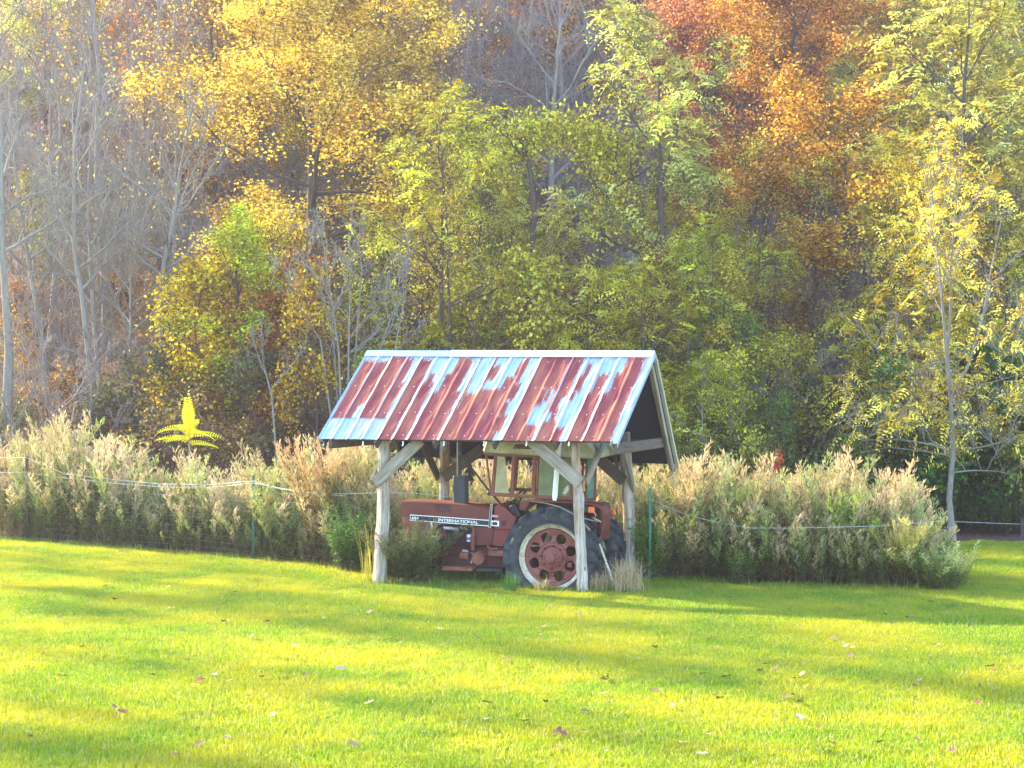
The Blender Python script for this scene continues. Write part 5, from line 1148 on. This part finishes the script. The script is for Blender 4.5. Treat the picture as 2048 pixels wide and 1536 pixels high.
x, y = gp(1480, 1172); bush('weed_bush', 'small grey-green bush at the foot of the right weed bank', x, y, 0, 22, .72, .3, (.9, 1.15, .75), 9, PG)
x, y = gp(830, 1100); bush('weed_bush', 'yellow-green bush behind the tractor bonnet', x + .6, y + 2.2, 0, 40, 1.5, .6, (1.2, 1.5, .55), 10, PG)
x, y = gp(960, 1100); bush('weed_bush', 'low green bush behind the muffler', x + .2, y + 1.6, 0, 34, 1.35, .5, (.9, 1.45, .6), 11, PG)
# red-leaved shrub inside the right bank, yellow sumac seedling on the left
Yr_ = 36.0; X = gx(1540, Yr_); zt = CH - (938 - HOR) / F * Yr_
place_tree('red_shrub', 'small crimson leaved shrub among the dry weeds right of the shelter', AR['bush2'], (X, Yr_, -.02), .5, zt / 2.5, (.38, .03, .06), M['bark_dark'], None, 'shrub', .5)
Yq = 42.5; X = gx(378, Yq); r = np.random.default_rng(77)
sum_t = thing('sumac_seedling', 'brilliant yellow sumac seedling with long pinnate fronds above the left weeds', 'sapling', (X, Yq, gz(X, Yq)))
zc = CH - (852 - HOR) / F * Yq - gz(X, Yq)
MB().tube([(0, 0, -.1), (.02, 0, zc * .5), (0, 0, zc)], [.03, .025, .015], 8).build('stem', M['bark_tan'], sum_t, smooth=True)
for i in range(13):
    a = i * 2.4 + .4 + r.uniform(-.4, .4); el = math.radians(82 if i == 12 else 6 + (i % 4) * 15 + r.uniform(-8, 8)); Lf = .62 if i == 12 else r.uniform(.62, .88); p0 = np.array([0, 0, zc - .02 - .05 * (11 - min(i, 11)) * .6])
    d = np.array([math.cos(a) * math.cos(el), math.sin(a) * math.cos(el) * .8, math.sin(el)]); Cs, Ds, Ns, Ls = [], [], [], []
    up = np.array([0, -.6, 1.0]) if i < 12 else np.array([0, -1.0, .1]); sd = unit(np.cross(d, up)); mm = 13; rach = []; r_d = r.uniform(.12, .34)
    for k in range(mm):
        f = (k + .6) / mm; c = p0 + d * Lf * f - np.array([0, 0, r_d if i < 12 else 0]) * f * f; rach.append(c)
        for q in (-1, 1): Cs.append(c); Ds.append(unit(sd * q + d * .35 + np.array([0, 0, -.15]))); Ns.append(unit(up + r.normal(0, .15, 3))); Ls.append((.135 if i < 12 else .16) * (1.0 - .75 * abs(f - .35)))
    Cs, Ds, Ns, Ls = map(np.array, (Cs, Ds, Ns, Ls)); V, Tq = leaf_quads(Cs, Ds, Ns, Ls, Ls * .36)
    Vr, Qr = tubes([(np.array(rach), np.full(mm, .006))], 3)
    fm = npmesh('frond', np.concatenate([V, Vr]), [Tq, Qr + len(V)], {'tint': ('FLOAT', np.full(len(V) + len(Vr), .62) + r.uniform(-.1, .1))}); fr = link('frond', fm, M['leaf'], sum_t); fr.color = (1.0, .80, .004, 1)
# tufts: dry grass by the right front post, green tuft at the tyre, weeds under the tractor
def tuft(name, label, x, y, n, h, spread, cols, seed, cat='grass tuft', kind=None, box=None):
    r = np.random.default_rng(seed); VV, TT, CC = [], [], []; b = 0
    for i in range(n):
        az = r.uniform(0, 6.28); L_ = h * r.uniform(.5, 1.1); out = spread * r.random(); o = r.normal(0, spread * .22, 2) if box is None else r.uniform(-1, 1, 2) * np.array(box)
        s = np.linspace(0, 1, 5); P = np.stack([o[0] + math.cos(az) * out * s ** 1.6, o[1] + math.sin(az) * out * s ** 1.6, L_ * (s - .35 * (out / max(h, .1)) * s ** 3)], -1)
        w = .004 * (1 - s * .85) + .0008; sd = np.array([-math.sin(az), math.cos(az), 0]); V = np.stack([P - sd * w[:, None], P + sd * w[:, None]], 1).reshape(-1, 3); VV.append(V)
        for k in range(4): TT.append([b + 2 * k, b + 2 * k + 1, b + 2 * k + 3, b + 2 * k + 2])
        b += 10; c = np.array(cols[r.integers(len(cols))]) * r.uniform(.75, 1.25); CC.append(np.tile(c, (10, 1)))
    C = np.concatenate(CC); C = np.concatenate([C, np.ones((len(C), 1))], 1)
    o = link(name, npmesh(name, np.concatenate(VV), [np.array(TT)], {'Col': ('FLOAT_COLOR', C)}), M['weed']); o.location = (x, y, 0); return tag(o, label, cat, kind=kind)
STR = [(.52, .40, .22), (.42, .31, .16), (.60, .48, .28)]; GRS = [(.07, .20, .03), (.10, .26, .035), (.05, .16, .04)]; OLV = [(.14, .18, .04), (.20, .20, .05), (.10, .16, .03), (.30, .24, .09)]
x, y = gp(1252, 1186); tuft('dry_grass_tuft', 'spray of dry straw grass at the foot of the right rear pole', x, y, 330, .58, .5, STR, 1)
x, y = gp(1200, 1190); tuft('dry_grass_tuft', 'short tangle of dry grass beside the base of the right front post', x, y + .25, 220, .34, .34, STR, 2)
x, y = gp(1022, 1186); tuft('green_grass_tuft', 'long green grass tuft against the flat rear tyre', x, y - .0, 130, .34, .26, GRS, 3)
x, y = gp(1085, 1186); tuft('dry_grass_tuft', 'pale dry grass growing against the rear wheel rim', x, y, 160, .24, .22, STR + OLV, 4)
x, y = gp(736, 1166); tuft('dry_grass_tuft', 'tall yellow grass stalks against the left front post', x, y, 26, .95, .22, [(.45, .42, .07)], 5)
x, y = gp(935, 1165); tuft('weed_patch', 'uncut olive weeds under the tractor', x, y + .35, 1500, .34, .18, OLV + GRS, 6, 'weeds', 'stuff', (.75, .45))
x, y = gp(1115, 1178); tuft('weed_patch', 'uncut grass behind the rear wheels', x + .3, y + 1.3, 1300, .4, .2, OLV + STR, 7, 'weeds', 'stuff', (.9, .8))
x, y = gp(1112, 1160); bush('wheel_weed', 'thin climbing weed growing up against the rear wheel', x + .05, y - .12, 0, 5, .95, .06, (.8, .85, .7), 13, PD, 'weed')

# ---- wire fence: posts, white ropes, woven wire
def fence(name, label, posts, ropes, x0, x1, hgt, yoff):
    f = thing(name, label, 'fence', (0, 0, 0))
    for px, ytop, w, mat in posts:
        # stand the post on the fence line under its column
        X = 0.0; Y = 34.0
        for _ in range(20): X = gx(px, Y); Y = float(front_line(X)) + yoff
        zt = CH - (ytop - HOR) / F * Y; MB().box((X - w, Y - .02, -.2), (X + w, Y + .02, zt)).build('fence_post', M[mat], f, bevel=.004)
    for rp in ropes:
        P = []
        for px, py in rp:
            Y = 34.0
            for _ in range(20): Y = float(front_line(gx(px, Y))) + yoff - .03
            P.append(at(px, py, Y))
        MB().tube(P, .0045 if hgt else .003, 5).build('rope', M['rope'], f)
    if hgt:
        X = np.arange(x0, x1, .15); Yf = front_line(X) + yoff; br = [(np.array([[a, b, .03], [a + .005, b, hgt]]), np.array([.0012, .0012])) for a, b in zip(X, Yf)]; V, Q = tubes(br, 3)
        tag(link('upright_wires', npmesh('upright_wires', V, [Q]), M['wire'], f), kind='stuff')
        for zz in (.05, .15, .26, .38, .52, .68, .86, 1.04, hgt):
            P = np.stack([X, Yf, np.full_like(X, zz) + .012 * np.sin(X * 2.1 + zz * 9)], -1); V, Q = tubes([(P, np.full(len(P), .0014))], 3); link('line_wire', npmesh('line_wire', V, [Q]), M['wire'], f)
    return f
fence('wire_fence', 'woven wire fence with slack white ropes in front of the left weeds', [(54, 912, .025, 'bark_dark'), (266, 975, .018, 'bark_dark'), (507, 950, .02, 'green_post')],
      [[(-40, 915), (52, 915), (75, 925), (130, 948), (200, 956), (250, 961), (320, 968), (420, 969), (507, 962), (560, 978), (610, 984), (690, 988), (760, 985), (830, 986), (930, 998), (1050, 1004), (1180, 1012), (1262, 1008)],
       [(-40, 945), (54, 945), (120, 955), (190, 962), (250, 969), (330, 974), (430, 974), (507, 966), (560, 976), (640, 990), (690, 992)]], -10.6, -2.4, 1.2, .3)
fence('wire_fence', 'fence with one green post and sagging white rope along the right weed bank', [(1300, 977, .022, 'green_post')],
      [[(1262, 1008), (1300, 998), (1330, 1012), (1380, 1032), (1440, 1046), (1500, 1056), (1580, 1056), (1640, 1055), (1760, 1052), (1850, 1045), (1885, 1042)]], 2.1, 7.0, 0, -.02)
fb = thing('wire_fence', 'far fence with a single taut white strand behind the grey forked tree', 'fence', (0, 0, 0))
P = [at(x, y, 40.6) for x, y in ((1870, 1041), (1905, 1043), (1980, 1046), (2090, 1050))]; MB().tube(P, .0045, 5).build('rope', M['rope'], fb)
P = [at(2044, 1046, 40.6), at(2044, 1100, 40.6)]; MB().tube([P[0] + Vector((0, 0, .1)), Vector((P[1].x, 40.6, -.2))], .03, 8).build('fence_post', M['bark_dark'], fb)
# thick dark hedge growth behind that far fence
hd = []
for _ in range(170): 
    X = rq.uniform(7.4, 11.5); Y = rq.uniform(40.6, 42.0); hd.append((X, Y, gz(X, Y), rq.uniform(.5, 1.0), (.35, .48, .40)))
weed_field('hedge_weeds', 'dark weedy strip along the far fence on the right', hd, PG, 12)

# ---- fallen leaves on the lawn
def leaf_mesh(seed):
    r = np.random.default_rng(seed); n = 11; P = [(0, 0, .012)]
    for i in range(n):
        a = 2 * math.pi * i / n; rad = (1.0 if i % 2 == 0 else .52) * r.uniform(.8, 1.15); P.append((math.cos(a) * rad, math.sin(a) * rad * .85, .28 * r.uniform(-.2, 1) * rad))
    return npmesh('fallen_leaf', P, [np.array([[0, i + 1, (i + 1) % n + 1] for i in range(n)])])
LMESH = [leaf_mesh(i) for i in range(7)]; LM = [mk_flat('dry_leaf_%d' % i, c, 0.8, 0, .3, 30) for i, c in enumerate([(.30, .17, .09), (.36, .24, .14), (.25, .085, .035), (.15, .075, .04), (.40, .30, .20)])]
spots = [(342, 1226), (230, 1207), (365, 1275), (505, 1285), (588, 1305), (655, 1290), (168, 1305), (305, 1362), (430, 1362), (55, 1345), (500, 1405), (546, 1445), (770, 1292), (796, 1297), (775, 1360), (978, 1422), (1090, 1418), (1130, 1482), (1360, 1500),
         (1310, 1395), (1590, 1370), (1604, 1362), (1668, 1368), (1830, 1386), (1875, 1300), (1835, 1496), (1700, 1322), (1580, 1228), (1770, 1240), (1462, 1205), (1862, 1215), (840, 1352), (930, 1505), (400, 1505), (300, 1500), (455, 1490), (660, 1452), (60, 1490), (120, 1250), (470, 1195),
         (510, 1130), (680, 1142), (1160, 1240), (1275, 1330), (1440, 1412), (1520, 1352), (1955, 1420), (1990, 1395), (1760, 1500), (1640, 1470), (245, 1440), (880, 1270), (1010, 1330), (1210, 1400), (1420, 1290), (215, 1180), (335, 1185), (700, 1200), (740, 1420), (620, 1345)]
rl = random.Random(23)
for _ in range(60):
    px = rl.uniform(10, 2040); d = rl.random(); spots.append((px, 1200 + 330 * d ** .8))
for i, (px, py) in enumerate(spots):
    X, Y = gp(px, py)
    if Y > float(front_line(X)) - .2: continue
    k = rl.randrange(5); o = bpy.data.objects.new('fallen_leaf', rl.choice(LMESH)); COL.objects.link(o); sz = rl.uniform(.042, .078)
    if not o.data.materials: o.data.materials.append(LM[0])
    o.material_slots[0].link = 'OBJECT'; o.material_slots[0].material = LM[k]
    o.location = (X, Y, rl.uniform(.068, .088)); o.scale = (sz, sz, sz); o.rotation_euler = (rl.uniform(-.4, .4), rl.uniform(-.4, .4), rl.uniform(0, 6.28))
    nm = ['tan', 'pale buff', 'rust red', 'dark brown', 'bleached'][k]
    tag(o, 'curled %s dead leaf lying on the lawn' % nm, 'leaf', '%s fallen leaves on the lawn' % nm)

# ---- longer unmown grass along the weeds and round the feet of the posts
r = np.random.default_rng(91); VV, QQ, CC, b = [], [], [], 0
def fringe(x, y, n, sx, sy, h):
    global b
    for _ in range(n):
        o = np.array([x + r.normal(0, sx), y + r.normal(0, sy), 0]); az = r.uniform(0, 6.28); L_ = h * r.uniform(.5, 1.2); s_ = np.array([0, .5, 1.0]); out = L_ * r.uniform(.1, .8)
        P = o + np.stack([math.cos(az) * out * s_ ** 1.7, math.sin(az) * out * s_ ** 1.7, L_ * s_ * (1 - .2 * s_)], -1); sdv = np.array([-math.sin(az), math.cos(az), 0]) * .0045
        VV.append(np.stack([P - sdv * np.array([[1], [.8], [.1]]), P + sdv * np.array([[1], [.8], [.1]])], 1).reshape(-1, 3)); QQ.extend([[b, b + 1, b + 3, b + 2], [b + 2, b + 3, b + 5, b + 4]]); b += 6
        c = np.array([(.12, .24, .02), (.20, .28, .03), (.08, .17, .02), (.38, .30, .13)][r.integers(4)]) * r.uniform(.7, 1.3); CC.append(np.tile(np.append(c, 1), (6, 1)))
for X in np.arange(-10.6, 7.4, .11):
    if -2.3 < X < 2.0: continue
    fringe(X, float(front_line(X)) - .06, 9, .06, .10, r.uniform(.10, .24))
for q, n in ((pNR0, 70), (pNL0, 90), (pFR0, 60)):
    w_ = S.W(q.x, q.y); fringe(w_.x, w_.y, n, .13, .13, .2)
for u_ in np.arange(-3.3, .9, .09):
    w_ = S.W(u_, -.02 + .08 * math.sin(u_ * 5)); fringe(w_.x, w_.y, 12, .07, .12, .16)
me = npmesh('grass_fringe', np.concatenate(VV), [np.array(QQ)], {'Col': ('FLOAT_COLOR', np.concatenate(CC))})
tag(link('grass_fringe', me, M['weed']), 'longer unmown grass along the weeds and shelter posts', 'grass', kind='stuff')
# ------------------------------------------------------------------ tall trees beyond the left end of the lawn: their gaps stripe the grass with sun
sd = np.array([math.cos(SUN_AZ), math.sin(SUN_AZ)]); pd = np.array([-sd[1], sd[0]]) * -1
if pd[1] < 0: pd = -pd
for i, (p, q, ar, H0, h, wide) in enumerate([(19.9, 40, 'thin2', 12, 15, .7), (21.9, 43, 'darkslim', 11, 15, .5), (23.0, 45, 'darkslim2', 11, 15, .45),
                                             (16.4, 38, 'darkslim', 11, 13, .6), (14.3, 37, 'darkslim2', 11, 13, .5), (11.8, 36, 'maple3', 12.6, 14, .5), (23.9, 44, 'bare1', 14, 15, .4)]):
    xy = pd * p + sd * q
    place_tree('tall_tree', 'tall slim tree beyond the left end of the lawn', AR[ar], (xy[0], xy[1], gz(xy[0], xy[1]) - .1), i * 1.1, h / H0, GOLD if i % 2 else YG, M['bark_grey'], 'tall trees beyond the left end of the lawn', 'tree', wide)
# ------------------------------------------------------------------ autumn haze
hz_ = MB().box((-142, -62, -1.5), (142, 222, 62)); s = NT('haze_air')
pv = s.n('ShaderNodeVolumePrincipled'.replace('ShaderNode', '')); pv.inputs['Color'].default_value = (.82, .80, 1.0, 1); pv.inputs['Density'].default_value = .00065; pv.inputs['Anisotropy'].default_value = .6
s.t.links.new(pv.outputs[0], s.out.inputs['Volume'])
tag(hz_.build('haze', s.m), 'thin bright autumn haze in the air', 'haze', kind='stuff')
